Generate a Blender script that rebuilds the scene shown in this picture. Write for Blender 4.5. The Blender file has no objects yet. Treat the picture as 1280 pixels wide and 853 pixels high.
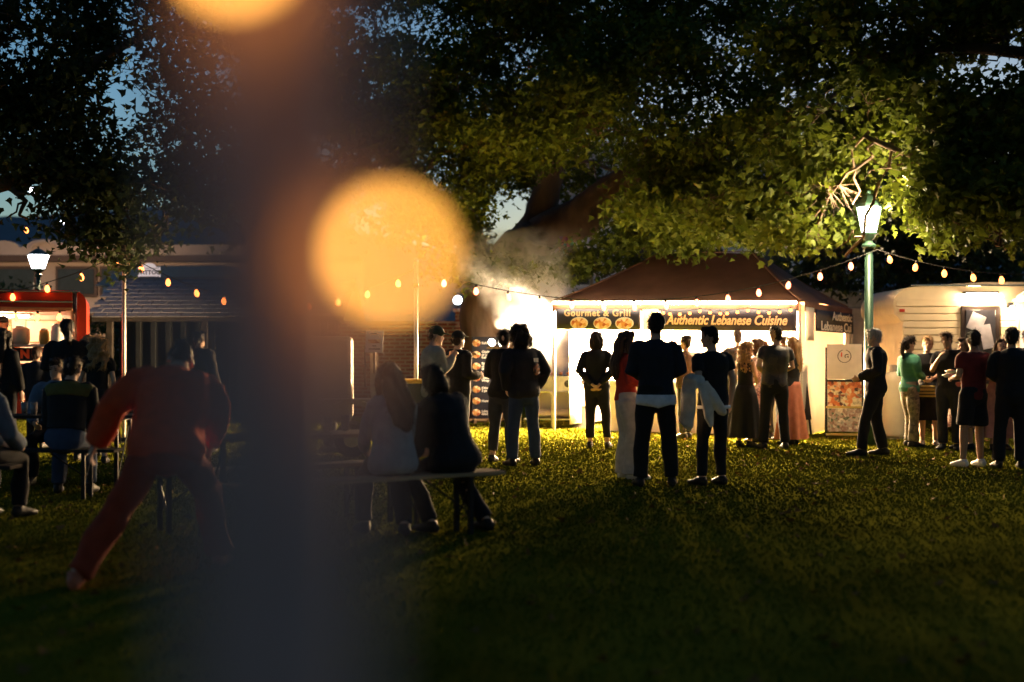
import bpy, bmesh, math, random
import numpy as np
from mathutils import Vector, Matrix, noise
R = math.radians
random.seed(7)
rng = np.random.default_rng(7)
sc = bpy.context.scene
C = sc.collection

# ------------------------------------------------------------------ camera, sky, exposure
F, HZ, CH = 1600.0, 447.0, 1.34          # focal length in photo pixels, horizon row, eye height
cam = bpy.data.cameras.new('camera')
cam.lens = 45; cam.sensor_width = 36; cam.shift_y = 0.016
cam.clip_start = 0.02; cam.clip_end = 3000
cam.dof.use_dof = True; cam.dof.focus_distance = 16.5; cam.dof.aperture_fstop = 1.0
camo = bpy.data.objects.new('camera', cam); C.objects.link(camo)
camo.location = (0, 0, CH); camo.rotation_euler = (R(90), 0, 0)
sc.camera = camo

w = bpy.data.worlds.new('World'); sc.world = w; w.use_nodes = True
wn = w.node_tree; wn.nodes.clear()
sky = wn.nodes.new('ShaderNodeTexSky'); sky.sky_type = 'NISHITA'; sky.sun_disc = False
sky.sun_elevation = R(3.0); sky.sun_rotation = R(14); sky.air_density = 1.2; sky.dust_density = 0.3; sky.ozone_density = 4.0
bg = wn.nodes.new('ShaderNodeBackground'); bg.inputs['Strength'].default_value = 0.15
wo = wn.nodes.new('ShaderNodeOutputWorld')
wn.links.new(sky.outputs[0], bg.inputs[0]); wn.links.new(bg.outputs[0], wo.inputs[0])

sc.view_settings.view_transform = 'Standard'; sc.view_settings.look = 'None'
sc.view_settings.exposure = 0.65; sc.view_settings.gamma = 1.0; sc.view_settings.use_curve_mapping = False
sc.render.engine = 'CYCLES'
cy = sc.cycles
cy.use_denoising = True; cy.max_bounces = 6; cy.diffuse_bounces = 3; cy.glossy_bounces = 3
cy.transmission_bounces = 6; cy.transparent_max_bounces = 8; cy.volume_bounces = 2
cy.sample_clamp_indirect = 6; cy.caustics_reflective = False; cy.caustics_refractive = False
LAMP = 5.0                               # common factor on the lamps' watts

# ------------------------------------------------------------------ helpers
def at(px, py, d): return Vector(((px-640)/F*d, d, CH+(HZ-py)/F*d))
def gr(px, py):
    d = CH*F/(py-HZ); return Vector(((px-640)/F*d, d, 0))

MATS = {}
def M(name, col=None, rough=.8, var=.18, scale=9., bump=0., metal=0., emit=0., trans=0., spec=.3, bscale=None, stretch=None):
    if name in MATS: return MATS[name]
    m = bpy.data.materials.new(name); m.use_nodes = True; MATS[name] = m
    nt = m.node_tree; p = nt.nodes['Principled BSDF']
    p.inputs['Roughness'].default_value = rough; p.inputs['Metallic'].default_value = metal
    p.inputs['Specular IOR Level'].default_value = spec
    tc = nt.nodes.new('ShaderNodeTexCoord'); src = tc.outputs['Object']
    if stretch:
        mp = nt.nodes.new('ShaderNodeMapping'); mp.inputs['Scale'].default_value = stretch
        nt.links.new(src, mp.inputs[0]); src = mp.outputs[0]
    n = nt.nodes.new('ShaderNodeTexNoise'); n.inputs['Scale'].default_value = scale; n.inputs['Detail'].default_value = 4
    nt.links.new(src, n.inputs['Vector'])
    cr = nt.nodes.new('ShaderNodeValToRGB')
    cr.color_ramp.elements[0].position = .3; cr.color_ramp.elements[1].position = .7
    cr.color_ramp.elements[0].color = (*[c*(1-var) for c in col], 1)
    cr.color_ramp.elements[1].color = (*[min(1, c*(1+var)) for c in col], 1)
    nt.links.new(n.outputs[0], cr.inputs[0]); nt.links.new(cr.outputs[0], p.inputs['Base Color'])
    if emit:
        p.inputs['Emission Color'].default_value = (*col, 1); p.inputs['Emission Strength'].default_value = emit
    if bump:
        n2 = nt.nodes.new('ShaderNodeTexNoise'); n2.inputs['Scale'].default_value = bscale or scale*6; n2.inputs['Detail'].default_value = 3
        nt.links.new(src, n2.inputs['Vector'])
        b = nt.nodes.new('ShaderNodeBump'); b.inputs['Strength'].default_value = bump; b.inputs['Distance'].default_value = .02
        nt.links.new(n2.outputs[0], b.inputs['Height']); nt.links.new(b.outputs[0], p.inputs['Normal'])
    if trans: p.inputs['Transmission Weight'].default_value = trans
    return m

def tag(o, label=None, cat=None, group=None, kind=None):
    if label: o['label'] = label
    if cat: o['category'] = cat
    if group: o['group'] = group
    if kind: o['kind'] = kind
    return o

def empty(name, loc=(0, 0, 0), rz=0, label=None, cat=None, group=None):
    o = bpy.data.objects.new(name, None); C.objects.link(o)
    o.location = loc; o.rotation_euler = (0, 0, rz); o.empty_display_size = .2
    return tag(o, label, cat, group)

def obj(name, me, mat, parent=None, smooth=False):
    if isinstance(me, bmesh.types.BMesh):
        bm = me; bmesh.ops.recalc_face_normals(bm, faces=bm.faces)
        me = bpy.data.meshes.new(name); bm.to_mesh(me); bm.free()
    if smooth:
        me.polygons.foreach_set('use_smooth', [True]*len(me.polygons))
    me.materials.clear(); me.materials.append(mat)
    o = bpy.data.objects.new(name, me); C.objects.link(o)
    if parent: o.parent = parent
    return o

def B(): return bmesh.new()

def box(bm, c, s, rot=None, bev=0.):
    r = bmesh.ops.create_cube(bm, size=1)
    m = Matrix.Translation(Vector(c)) @ (rot.to_4x4() if rot is not None else Matrix()) @ Matrix.Diagonal((*s, 1))
    bmesh.ops.transform(bm, matrix=m, verts=r['verts'])
    if bev:
        es = list({e for v in r['verts'] for e in v.link_edges})
        bmesh.ops.bevel(bm, geom=es, offset=bev, segments=2, profile=.5, affect='EDGES')
    return bm

def boxo(name, c, s, mat, parent=None, rot=None, bev=.006):
    return obj(name, box(B(), c, s, rot, bev), mat, parent)

def tube(bm, pts, rad, seg=10, side=None, cap=True):
    """closed tube along pts; rad: number or (a, b) per ring; side: direction of a"""
    pts = [Vector(p) for p in pts]; rings = []
    n = len(pts)
    if not isinstance(rad, (list, tuple)) or (len(rad) == 2 and n != 2 and not isinstance(rad[0], (tuple, list))): rad = [rad]*n
    for i, p in enumerate(pts):
        t = (pts[min(i+1, n-1)]-pts[max(i-1, 0)]).normalized()
        s = Vector(side) if side is not None else (Vector((1, 0, 0)) if abs(t.x) < .8 else Vector((0, 1, 0)))
        s = (s-t*s.dot(t)).normalized(); q = t.cross(s)
        a, b = rad[i] if isinstance(rad[i], (tuple, list)) else (rad[i], rad[i])
        rings.append([bm.verts.new(p+s*a*math.cos(2*math.pi*k/seg)+q*b*math.sin(2*math.pi*k/seg)) for k in range(seg)])
    for i in range(n-1):
        for k in range(seg):
            bm.faces.new((rings[i][k], rings[i][(k+1) % seg], rings[i+1][(k+1) % seg], rings[i+1][k]))
    if cap:
        bm.faces.new(rings[0][::-1]); bm.faces.new(rings[-1])
    return bm

def ball(bm, c, r, seg=12, rot=None):
    q = bmesh.ops.create_uvsphere(bm, u_segments=seg, v_segments=max(6, seg*2//3), radius=1)
    r = (r, r, r) if not isinstance(r, (tuple, list)) else r
    m = Matrix.Translation(Vector(c)) @ (rot.to_4x4() if rot is not None else Matrix()) @ Matrix.Diagonal((*r, 1))
    bmesh.ops.transform(bm, matrix=m, verts=q['verts']); return bm

def lathe(bm, prof, c=(0, 0, 0), seg=16):
    rings = [[bm.verts.new((c[0]+r*math.cos(2*math.pi*k/seg), c[1]+r*math.sin(2*math.pi*k/seg), c[2]+z)) for k in range(seg)] for r, z in prof]
    for a, b in zip(rings, rings[1:]):
        for k in range(seg): bm.faces.new((a[k], a[(k+1) % seg], b[(k+1) % seg], b[k]))
    bm.faces.new(rings[0][::-1]); bm.faces.new(rings[-1]); return bm

def prism(bm, poly, y0, y1):
    """polygon in x,z extruded along y"""
    a = [bm.verts.new((x, y0, z)) for x, z in poly]; b = [bm.verts.new((x, y1, z)) for x, z in poly]
    bm.faces.new(a); bm.faces.new(b[::-1]); n = len(poly)
    for i in range(n): bm.faces.new((a[i], b[i], b[(i+1) % n], a[(i+1) % n]))
    return bm

def mesh_np(name, v, f):
    me = bpy.data.meshes.new(name); nv, nf, k = len(v), len(f), f.shape[1]
    me.vertices.add(nv); me.vertices.foreach_set('co', v.astype(np.float32).ravel())
    me.loops.add(nf*k); me.loops.foreach_set('vertex_index', f.astype(np.int32).ravel())
    me.polygons.add(nf); me.polygons.foreach_set('loop_start', np.arange(0, nf*k, k, dtype=np.int32))
    me.update(calc_edges=True); me.validate(); return me

TEXTS = []
def text(s, size, mat, parent, loc, rot=(R(90), 0, 0), shear=0., bold=0., align='CENTER', name='lettering', space=1., line=1., wide=1.):
    cu = bpy.data.curves.new(name, 'FONT'); cu.body = s; cu.size = size; cu.shear = shear; cu.offset = bold
    cu.align_x = align; cu.align_y = 'CENTER'; cu.extrude = .002; cu.space_character = space; cu.space_line = line; cu.resolution_u = 3
    t = bpy.data.objects.new(name+'_curve', cu); C.objects.link(t)
    TEXTS.append((t, name, mat, parent, Vector(loc), rot, wide))

def finish_texts():
    bpy.context.view_layer.update(); dg = bpy.context.evaluated_depsgraph_get(); made = []
    for t, name, mat, parent, loc, rot, wide in TEXTS:
        me = bpy.data.meshes.new_from_object(t.evaluated_get(dg)); me.name = name; made.append(me)
    for (t, name, mat, parent, loc, rot, wide), me in zip(TEXTS, made):
        cu = t.data; bpy.data.objects.remove(t); bpy.data.curves.remove(cu)
        o = obj(name, me, mat, parent); o.location = loc; o.rotation_euler = rot; o.scale = (wide, 1, 1)

def point_light(name, loc, watts, col, radius, parent=None):
    l = bpy.data.lights.new(name, 'POINT'); l.energy = watts*LAMP; l.color = col; l.shadow_soft_size = radius
    o = bpy.data.objects.new(name, l); C.objects.link(o); o.location = loc
    if parent: o.parent = parent
    return o
def spot_light(name, loc, watts, col, radius, direction, cone, parent=None):
    l = bpy.data.lights.new(name, 'SPOT'); l.energy = watts*LAMP; l.color = col; l.shadow_soft_size = radius; l.spot_size = R(cone); l.spot_blend = .5
    o = bpy.data.objects.new(name, l); C.objects.link(o); o.location = loc; o.rotation_euler = Vector(direction).to_track_quat('-Z', 'Y').to_euler()
    if parent: o.parent = parent
    return o
WARM = (1.0, .62, .28); WARMW = (1.0, .78, .52)

# ------------------------------------------------------------------ materials
M('grass', (.10, .10, .011), 1., .4, .7, .35, bscale=40, spec=0.)
M('blade', (.10, .105, .011), 1., .45, .6, spec=0.)
M('bark', (.13, .085, .055), .95, .35, 3., 1.0, bscale=9, stretch=(1, 1, .35))
M('black_steel', (.02, .02, .022), .45, .2, 20, metal=.6)
M('steel', (.45, .44, .42), .35, .15, 12, metal=.9)
M('pole_paint', (.62, .58, .52), .38, .08, 6, metal=.3)
M('pole_near', (.60, .40, .39), .55, .10, 30)
M('wood', (.32, .20, .10), .65, .25, 4, .3, stretch=(1, 12, 12))
M('plank', (.42, .27, .14), .5, .22, 3, .2, stretch=(1, 14, 14))
M('dark_wood', (.035, .03, .026), .95, .3, 5, .3, spec=.03)
M('canvas', (.17, .078, .045), .9, .15, 3, .25, bscale=60)
M('white_canvas', (.78, .74, .68), .85, .06, 3, .15)
M('banner', (.012, .012, .022), .55, .2, 5)
M('cream_letter', (.85, .62, .36), .6, .04)
M('white_letter', (.82, .78, .7), .6, .04)
M('red_letter', (.8, .10, .03), .6, .04)
M('dark_letter', (.06, .03, .03), .6, .04)
M('cable', (.015, .015, .015), .6, .1)
M('green_iron', (.02, .05, .035), .4, .2, 10, metal=.3)
M('cream_panel', (.72, .59, .40), .45, .06, 5)
M('red_panel', (.45, .04, .016), .35, .10, 4)
M('dark_glass', (.03, .03, .04), .08, .2, 4, spec=.6)
M('rubber', (.015, .015, .015), .8, .2)
M('skin', (.55, .34, .24), .6, .06); M('skin_tan', (.36, .20, .12), .6, .06)
M('eye', (.02, .015, .012), .2, .05)
def led(name, col, s): return M(name, col, emit=s, var=.0)
led('bulb_warm', (1, .24, .05), 6.); led('bulb_pink', (1, .22, .10), 6.)
led('filament_near', (1, .43, .07), 15.5)
led('led_white', (1, .74, .46), 70.); led('lamp_white', (1, .82, .62), 90.); led('lantern_glass', (.95, .93, 1.0), 16.)
led('candle', (1, .45, .12), 25.); led('far_light', (.85, .9, 1), 10.)

def leaf_mat(name, col, var):
    m = bpy.data.materials.new(name); m.use_nodes = True; MATS[name] = m; nt = m.node_tree; nt.nodes.clear()
    out = nt.nodes.new('ShaderNodeOutputMaterial'); tc = nt.nodes.new('ShaderNodeTexCoord')
    n = nt.nodes.new('ShaderNodeTexNoise'); n.inputs['Scale'].default_value = 2.2; n.inputs['Detail'].default_value = 6
    n.inputs['Roughness'].default_value = .8
    nt.links.new(tc.outputs['Object'], n.inputs['Vector'])
    cr = nt.nodes.new('ShaderNodeValToRGB'); e = cr.color_ramp.elements
    e[0].position = .3; e[1].position = .72
    e[0].color = (col[0]*(1-var), col[1]*(1-var*.8), col[2], 1); e[1].color = (col[0]*(1+var), col[1]*(1+var*.6), col[2], 1)
    nt.links.new(n.outputs[0], cr.inputs[0])
    d = nt.nodes.new('ShaderNodeBsdfPrincipled'); d.inputs['Roughness'].default_value = .6; d.inputs['Specular IOR Level'].default_value = .15
    t = nt.nodes.new('ShaderNodeBsdfTranslucent'); mx = nt.nodes.new('ShaderNodeMixShader'); mx.inputs[0].default_value = .35
    nt.links.new(cr.outputs[0], d.inputs['Base Color']); nt.links.new(cr.outputs[0], t.inputs['Color'])
    nt.links.new(d.outputs[0], mx.inputs[1]); nt.links.new(t.outputs[0], mx.inputs[2]); nt.links.new(mx.outputs[0], out.inputs[0])
    return m
def canvas_glow(name, amt):
    nt = MATS[name].node_tree; p = nt.nodes['Principled BSDF']; t = nt.nodes.new('ShaderNodeBsdfTranslucent'); mx = nt.nodes.new('ShaderNodeMixShader'); mx.inputs[0].default_value = amt
    src = p.inputs['Base Color'].links[0].from_socket; nt.links.new(src, t.inputs['Color']); out = nt.nodes['Material Output']
    nt.links.new(p.outputs[0], mx.inputs[1]); nt.links.new(t.outputs[0], mx.inputs[2]); nt.links.new(mx.outputs[0], out.inputs[0])
canvas_glow('white_canvas', .35)
leaf_mat('leaf_plane', (.095, .13, .012), .5)
leaf_mat('leaf_dark', (.05, .07, .02), .4)

def brick_mat(name, c1, c2, mortar, scale, w=.5, h=.25):
    m = bpy.data.materials.new(name); m.use_nodes = True; MATS[name] = m; nt = m.node_tree; p = nt.nodes['Principled BSDF']
    p.inputs['Roughness'].default_value = .9
    tc = nt.nodes.new('ShaderNodeTexCoord'); mp = nt.nodes.new('ShaderNodeMapping'); mp.inputs['Rotation'].default_value = (R(90), 0, 0)
    b = nt.nodes.new('ShaderNodeTexBrick'); b.inputs['Scale'].default_value = scale; b.inputs['Mortar Size'].default_value = .02
    b.inputs['Color1'].default_value = (*c1, 1); b.inputs['Color2'].default_value = (*c2, 1); b.inputs['Mortar'].default_value = (*mortar, 1)
    b.inputs['Brick Width'].default_value = w; b.inputs['Row Height'].default_value = h
    nt.links.new(tc.outputs['Object'], mp.inputs[0]); nt.links.new(mp.outputs[0], b.inputs['Vector'])
    nt.links.new(b.outputs['Color'], p.inputs['Base Color'])
    bp = nt.nodes.new('ShaderNodeBump'); bp.inputs['Strength'].default_value = .4; bp.inputs['Distance'].default_value = .01; bp.invert = True
    nt.links.new(b.outputs['Fac'], bp.inputs['Height']); nt.links.new(bp.outputs[0], p.inputs['Normal'])
brick_mat('brick_red', (.30, .10, .06), (.22, .07, .045), (.35, .28, .22), 1., .24, .085)

def food_mat(name, cols, scale):
    m = bpy.data.materials.new(name); m.use_nodes = True; MATS[name] = m; nt = m.node_tree; p = nt.nodes['Principled BSDF']
    p.inputs['Roughness'].default_value = .5
    tc = nt.nodes.new('ShaderNodeTexCoord'); v = nt.nodes.new('ShaderNodeTexVoronoi'); v.inputs['Scale'].default_value = scale
    n = nt.nodes.new('ShaderNodeTexNoise'); n.inputs['Scale'].default_value = scale*.6; n.inputs['Detail'].default_value = 5
    a = nt.nodes.new('ShaderNodeMix'); a.data_type = 'RGBA'; a.inputs[0].default_value = .5
    nt.links.new(tc.outputs['Object'], v.inputs['Vector']); nt.links.new(tc.outputs['Object'], n.inputs['Vector'])
    nt.links.new(v.outputs['Color'], a.inputs[6]); nt.links.new(n.outputs['Color'], a.inputs[7])
    cr = nt.nodes.new('ShaderNodeValToRGB'); els = cr.color_ramp.elements
    while len(els) < len(cols): els.new(.5)
    for i, c in enumerate(cols): els[i].position = .3+.4*i/(len(cols)-1); els[i].color = (*c, 1)
    nt.links.new(a.outputs[2], cr.inputs[0]); nt.links.new(cr.outputs[0], p.inputs['Base Color'])
food_mat('print_food', [(.35, .07, .015), (.75, .42, .12), (.85, .70, .45), (.45, .14, .04)], 14)
food_mat('print_donut', [(.05, .02, .02), (.55, .12, .03), (.7, .25, .08), (.8, .68, .45), (.08, .03, .04)], 17)
food_mat('print_fair', [(.06, .09, .05), (.45, .40, .38), (.25, .12, .10), (.7, .62, .55)], 24)
food_mat('camo_cloth', [(.008, .008, .008), (.012, .012, .010), (.05, .035, .02), (.015, .012, .01)], 9)
food_mat('sequin_cloth', [(.05, .02, .02), (.25, .10, .07), (.5, .3, .22), (.12, .05, .04)], 40)
food_mat('mottled_cloth', [(.10, .085, .06), (.25, .21, .15), (.16, .13, .09), (.06, .05, .04)], 22)
food_mat('patch_print', [(.8, .22, .05), (.05, .02, .02), (.85, .5, .25), (.5, .08, .03)], 16)

# ------------------------------------------------------------------ ground
bm = B(); bmesh.ops.create_grid(bm, x_segments=40, y_segments=40, size=700)
tag(obj('ground', bm, MATS['grass']), kind='structure').location = (0, 300, 0)

def grass_blades(n, d0, d1):
    d = np.sqrt(rng.uniform(d0**2, d1**2, n)); x = rng.uniform(-1, 1, n)*(.43*d+.6)
    keep = rng.random(n) < .8+.2*np.sin(x*1.7+np.sin(d*1.3)*2)*np.sin(d*1.9+x)
    d, x = d[keep], x[keep]; n = len(d)
    wd = .003+.0006*d; h = rng.uniform(.010, .028, n)*(1+.012*d); a = rng.uniform(0, 2*np.pi, n); l = rng.uniform(.1, .9, n)*h
    b = rng.uniform(0, 2*np.pi, n)
    p = np.stack([x, d, np.full(n, -.002)], 1); s = np.stack([np.cos(a), np.sin(a), 0*a], 1)*wd[:, None]
    tip = p+np.stack([np.cos(b)*l, np.sin(b)*l, h], 1)
    v = np.stack([p-s, p+s, tip], 1).reshape(-1, 3)
    return mesh_np('grass', v, np.arange(3*n).reshape(-1, 3))
tag(obj('grass', grass_blades(330000, 4.2, 27), MATS['blade']), 'short green lawn grass lit from the food stalls', 'grass', kind='stuff')

# far hillside
M('hill', (.10, .11, .12), .95, .4, .03)
xs = np.linspace(-420, 420, 90); prof = [(-420, -5)]
bm = B(); top = []; bot = []
for x in xs:
    z = 34+16*math.exp(-((x+130)/90)**2)+4*noise.noise(Vector((x*.03, 0, 0)))+2*noise.noise(Vector((x*.15, 3, 0)))
    bot.append(bm.verts.new((x, 300, -3))); top.append((bm.verts.new((x, 360, z*.8)), bm.verts.new((x, 420, z))))
for i in range(len(xs)-1):
    bm.faces.new((bot[i], bot[i+1], top[i+1][0], top[i][0])); bm.faces.new((top[i][0], top[i+1][0], top[i+1][1], top[i][1]))
tag(obj('hill', bm, MATS['hill'], smooth=True), kind='structure')
for px, py, lab in ((41, 238, 'bright white house light high on the far dark hillside'), (79, 277, 'small white light low on the far hillside above pink facade')):
    t = empty('house_light', at(px, py, 296), label=lab, cat='light'); b2 = obj('lamp_globe', ball(B(), (0, 0, 0), (.9, .4, .55), 8), MATS['far_light'], t)
    obj('bracket', box(B(), (0, .9, -.2), (.15, 1.4, .15)), MATS['black_steel'], t)

# ------------------------------------------------------------------ buildings behind
M('pink_plaster', (.52, .36, .28), .9, .12, 1.2, .1); M('brown_paint', (.10, .055, .04), .7, .15)
M('grey_wall', (.30, .29, .30), .85, .12); M('lilac_wall', (.66, .62, .68), .8, .05, 1.)
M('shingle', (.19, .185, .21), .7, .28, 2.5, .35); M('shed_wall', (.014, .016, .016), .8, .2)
M('roof_metal', (.30, .29, .28), .5, .12)

def at_local(t, px, py, d): return at(px, py, d)-t.location
# pink shop parade with curved parapets
t = empty('shop_parade', (at(180, 447, 46).x, 46, 0), label='pink plastered parade with curved parapet humps behind the shed roof', cat='building')
X = lambda px: (px-180)/F*46
Z = lambda py, d=46: CH+(HZ-py)/F*d
poly = [(X(-120), Z(322)), (X(420), Z(322)), (X(420), Z(306)), (X(84), Z(306))]
poly += [(X(57+26*math.cos(a)), Z(311-12*math.sin(a))) for a in np.linspace(0, math.pi, 14)]
poly += [(X(30), Z(308))]+[(X(4+20*math.cos(a)), Z(311-10*math.sin(a))) for a in np.linspace(0.1, math.pi, 12)]+[(X(-120), Z(306))]
obj('parapet', prism(B(), poly, 0, .5), MATS['pink_plaster'], t)
ring = B(); tube(ring, [(X(57+17*math.cos(a)), -.08, Z(311-8.5*math.sin(a))) for a in np.linspace(0, math.pi, 14)], .09, 6); obj('arch_moulding', ring, MATS['pink_plaster'], t)
boxo('cornice', (0, .1, Z(324)), (X(420)-X(-120), .9, .22), MATS['brown_paint'], t)
boxo('wall', (0, .45, (Z(326))/2), (X(420)-X(-120), .6, Z(326)), MATS['pink_plaster'], t)
for i, px in enumerate((-60, 20, 95, 150, 215, 280, 345)):
    wdw = boxo('window', (X(px), .1, Z(352)), (1.5, .16, 1.1), MATS['brown_paint'], t); boxo('pane', (X(px), .0, Z(352)), (1.3, .06, .9), MATS['dark_glass'], wdw)
boxo('shop_canopy', (0, -.7, 2.9), (X(420)-X(-120), 2.0, .25), MATS['brown_paint'], t)
# tattoo shop gable and its sign
t = empty('corner_shop', (at(225, 447, 36).x, 36, 0), label='grey gabled shop with pale fascia behind the shed roof', cat='building')
boxo('wall', (0, .3, 1.55), (4.0, .5, 3.1), MATS['grey_wall'], t)
boxo('fascia', (0, -.05, 3.2), (4.2, .3, .25), MATS['lilac_wall'], t)
obj('roof', prism(B(), [(-2.3, 3.34), (2.3, 3.34), (1.5, 3.9), (-1.5, 3.9)], -.3, 3), MATS['roof_metal'], t)
for x in (-1.3, 0, 1.3):
    wd = boxo('window', (x, .0, 2.4), (1.1, .14, 1.0), MATS['brown_paint'], t); boxo('pane', (x, -.08, 2.4), (.95, .05, .85), MATS['dark_glass'], wd)
c = at(187, 341, 34)
t = empty('shop_sign', (c.x, c.y, 0), label='white TATTOO sign with scrolled top standing above the shed roof', cat='sign')
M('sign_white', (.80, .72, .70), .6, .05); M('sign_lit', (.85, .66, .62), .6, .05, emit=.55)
poly = [(-.34, -.16), (.34, -.16), (.34, .17), (.2, .17)]+[(.2*math.cos(a), .17+.13*math.sin(a)) for a in np.linspace(0.2, math.pi-.2, 9)]+[(-.2, .17), (-.34, .17)]
obj('board', prism(B(), [(x*.85, c.z+z*.85) for x, z in poly], -.03, .03), MATS['sign_lit'], t)
for s in (-1, 1): obj('post', tube(B(), [(s*.25, .05, 0), (s*.25, .05, c.z-.1)], .03, 8), MATS['black_steel'], t)
text('TATTOO', .155, MATS['dark_letter'], t, (0, -.035, c.z), bold=.006)
fr = B()
for z in (-.13, .13): box(fr, (0, -.035, c.z+z*.85), (.52, .012, .015))
obj('border', fr, MATS['dark_letter'], t)

# shed with shingle roof
t = empty('shed', (at(250, 447, 26).x, 26, 0), label='low grey shed with shingle roof and dark plank walls', cat='shed')
x0, x1 = (118-640)/F*26-t.location.x, (430-640)/F*26-t.location.x
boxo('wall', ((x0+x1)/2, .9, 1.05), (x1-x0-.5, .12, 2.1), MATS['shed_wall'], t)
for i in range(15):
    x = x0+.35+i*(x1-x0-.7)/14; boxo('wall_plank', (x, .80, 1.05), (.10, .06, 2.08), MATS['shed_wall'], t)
for x in (x0+.3, (x0+x1)/2-.3, x1-.4): boxo('post', (x, .05, 1.05), (.12, .12, 2.1), MATS['dark_wood'], t)
boxo('eave_board', ((x0+x1)/2, -.16, 2.12), (x1-x0, .05, .12), MATS['dark_wood'], t)
pitch = math.atan2(.9, 2.0)
bm = B(); box(bm, ((x0+x1)/2, .85, 2.57), (x1-x0, 2.2, .05), Matrix.Rotation(pitch, 3, 'X')); obj('roof_deck', bm, MATS['dark_wood'], t)
bm = B(); box(bm, ((x0+x1)/2, 2.85, 2.57), (x1-x0, 2.2, .05), Matrix.Rotation(-pitch, 3, 'X')); obj('roof_deck', bm, MATS['dark_wood'], t)
sm = bpy.data.meshes.new('shingle'); b_ = box(B(), (0, 0, 0), (.285, .32, .018), None, .004); b_.to_mesh(sm); b_.free(); sm.materials.append(MATS['shingle'])
nx = int((x1-x0)/.3)
for r in range(10):
    for i in range(nx+(r % 2)):
        o = bpy.data.objects.new('shingle', sm); C.objects.link(o); o.parent = t
        s = r*.215-.98; o.location = (x0+.15+i*.3-(r % 2)*.15, .85+s*math.cos(pitch), 2.62+s*math.sin(pitch)+random.uniform(-.002, .004))
        o.rotation_euler = (pitch-.06, random.uniform(-.01, .01), random.uniform(-.012, .012))
boxo('ridge_cap', ((x0+x1)/2, 1.85, 3.06), (x1-x0, .22, .05), MATS['shingle'], t)

# brick pier and low wall with its lamp
t = empty('brick_wall', (at(560, 447, 29).x, 29, 0), label='red brick garden wall with a taller pier beside the big trunk', cat='wall')
boxo('wall', (-1.3, .0, 1.05), (3.4, .25, 2.1), MATS['brick_red'], t, bev=.003)
boxo('coping', (-1.3, 0, 2.13), (3.44, .33, .06), MATS['brick_red'], t)
boxo('pier', (.42, .0, 1.18), (.5, .42, 2.36), MATS['brick_red'], t, bev=.003)
boxo('pier_cap', (.42, 0, 2.40), (.6, .52, .08), MATS['brick_red'], t)
t = empty('pier_lamp', (at(572, 447, 28.7).x, 28.7, 2.44), label='small white lamp glowing on top of the brick pier', cat='lamp')
t.location.z = 2.444
obj('stem', tube(B(), [(0, 0, 0), (0, 0, .1)], .03, 8), MATS['black_steel'], t)
obj('globe', ball(B(), (0, 0, .18), .1, 12), MATS['far_light'], t)

# pale building behind the big tree
t = empty('weatherboard_house', (at(880, 447, 46).x, 46, 0), label='pale lilac weatherboard house behind the brown stall roof', cat='house')
boxo('wall', (0, .3, 3.4), (11.5, .4, 6.8), MATS['lilac_wall'], t)
for i in range(24): boxo('weatherboard', (0, .07, 1.2+i*.235), (11.5, .03, .19), MATS['lilac_wall'], t, Matrix.Rotation(R(6), 3, 'X'), .002)
for x, z in ((-4.6, 4.6), (-2.2, 4.6), (.2, 4.6), (2.6, 4.6), (4.6, 4.6), (2.6, 2.4), (4.6, 2.4)):
    f = boxo('window', (x, 0, z), (1.15, .14, 1.5), MATS['sign_white'], t); boxo('pane', (x, -.07, z), (.95, .04, 1.3), MATS['dark_glass'], f)
obj('roof', prism(B(), [(-6.4, 6.8), (6.4, 6.8), (4.4, 9.0), (-4.4, 9.0)], -.6, 6), MATS['roof_metal'], t)
boxo('downpipe', (-4.95+.9, -.12, 3.4), (.12, .12, 6.8), MATS['wood'], t)
# low flat-roofed kiosk and a white caravan behind the stall
c = at(1090, 447, 30)
t = empty('kiosk', (c.x, 30, 0), label='low dark kiosk with pale flat roof edge behind the lamp post', cat='kiosk')
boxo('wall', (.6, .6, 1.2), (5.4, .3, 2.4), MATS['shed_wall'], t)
boxo('roof_edge', (.6, .2, 2.66), (5.8, 1.4, .42), MATS['roof_metal'], t)
for x in (-1.6, .1, 1.8): boxo('shutter', (x, .42, 1.3), (1.3, .05, 1.6), MATS['roof_metal'], t)

# ------------------------------------------------------------------ trees
LEAF_V = np.array([(0, .42), (0, 0), (.46, .12), (.34, .36), (.56, .62), (.24, .62), (0, 1), (-.24, .62), (-.56, .62), (-.34, .36), (-.46, .12)], float)
LEAF_F = np.array([(0, i, i % 10+1) for i in range(1, 11)])
LEAF_V2 = np.array([(0, .4), (0, 0), (.5, .3), (.22, .52), (0, 1), (-.22, .52), (-.5, .3)], float)
LEAF_F2 = np.array([(0, i, i % 6+1) for i in range(1, 7)])

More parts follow.
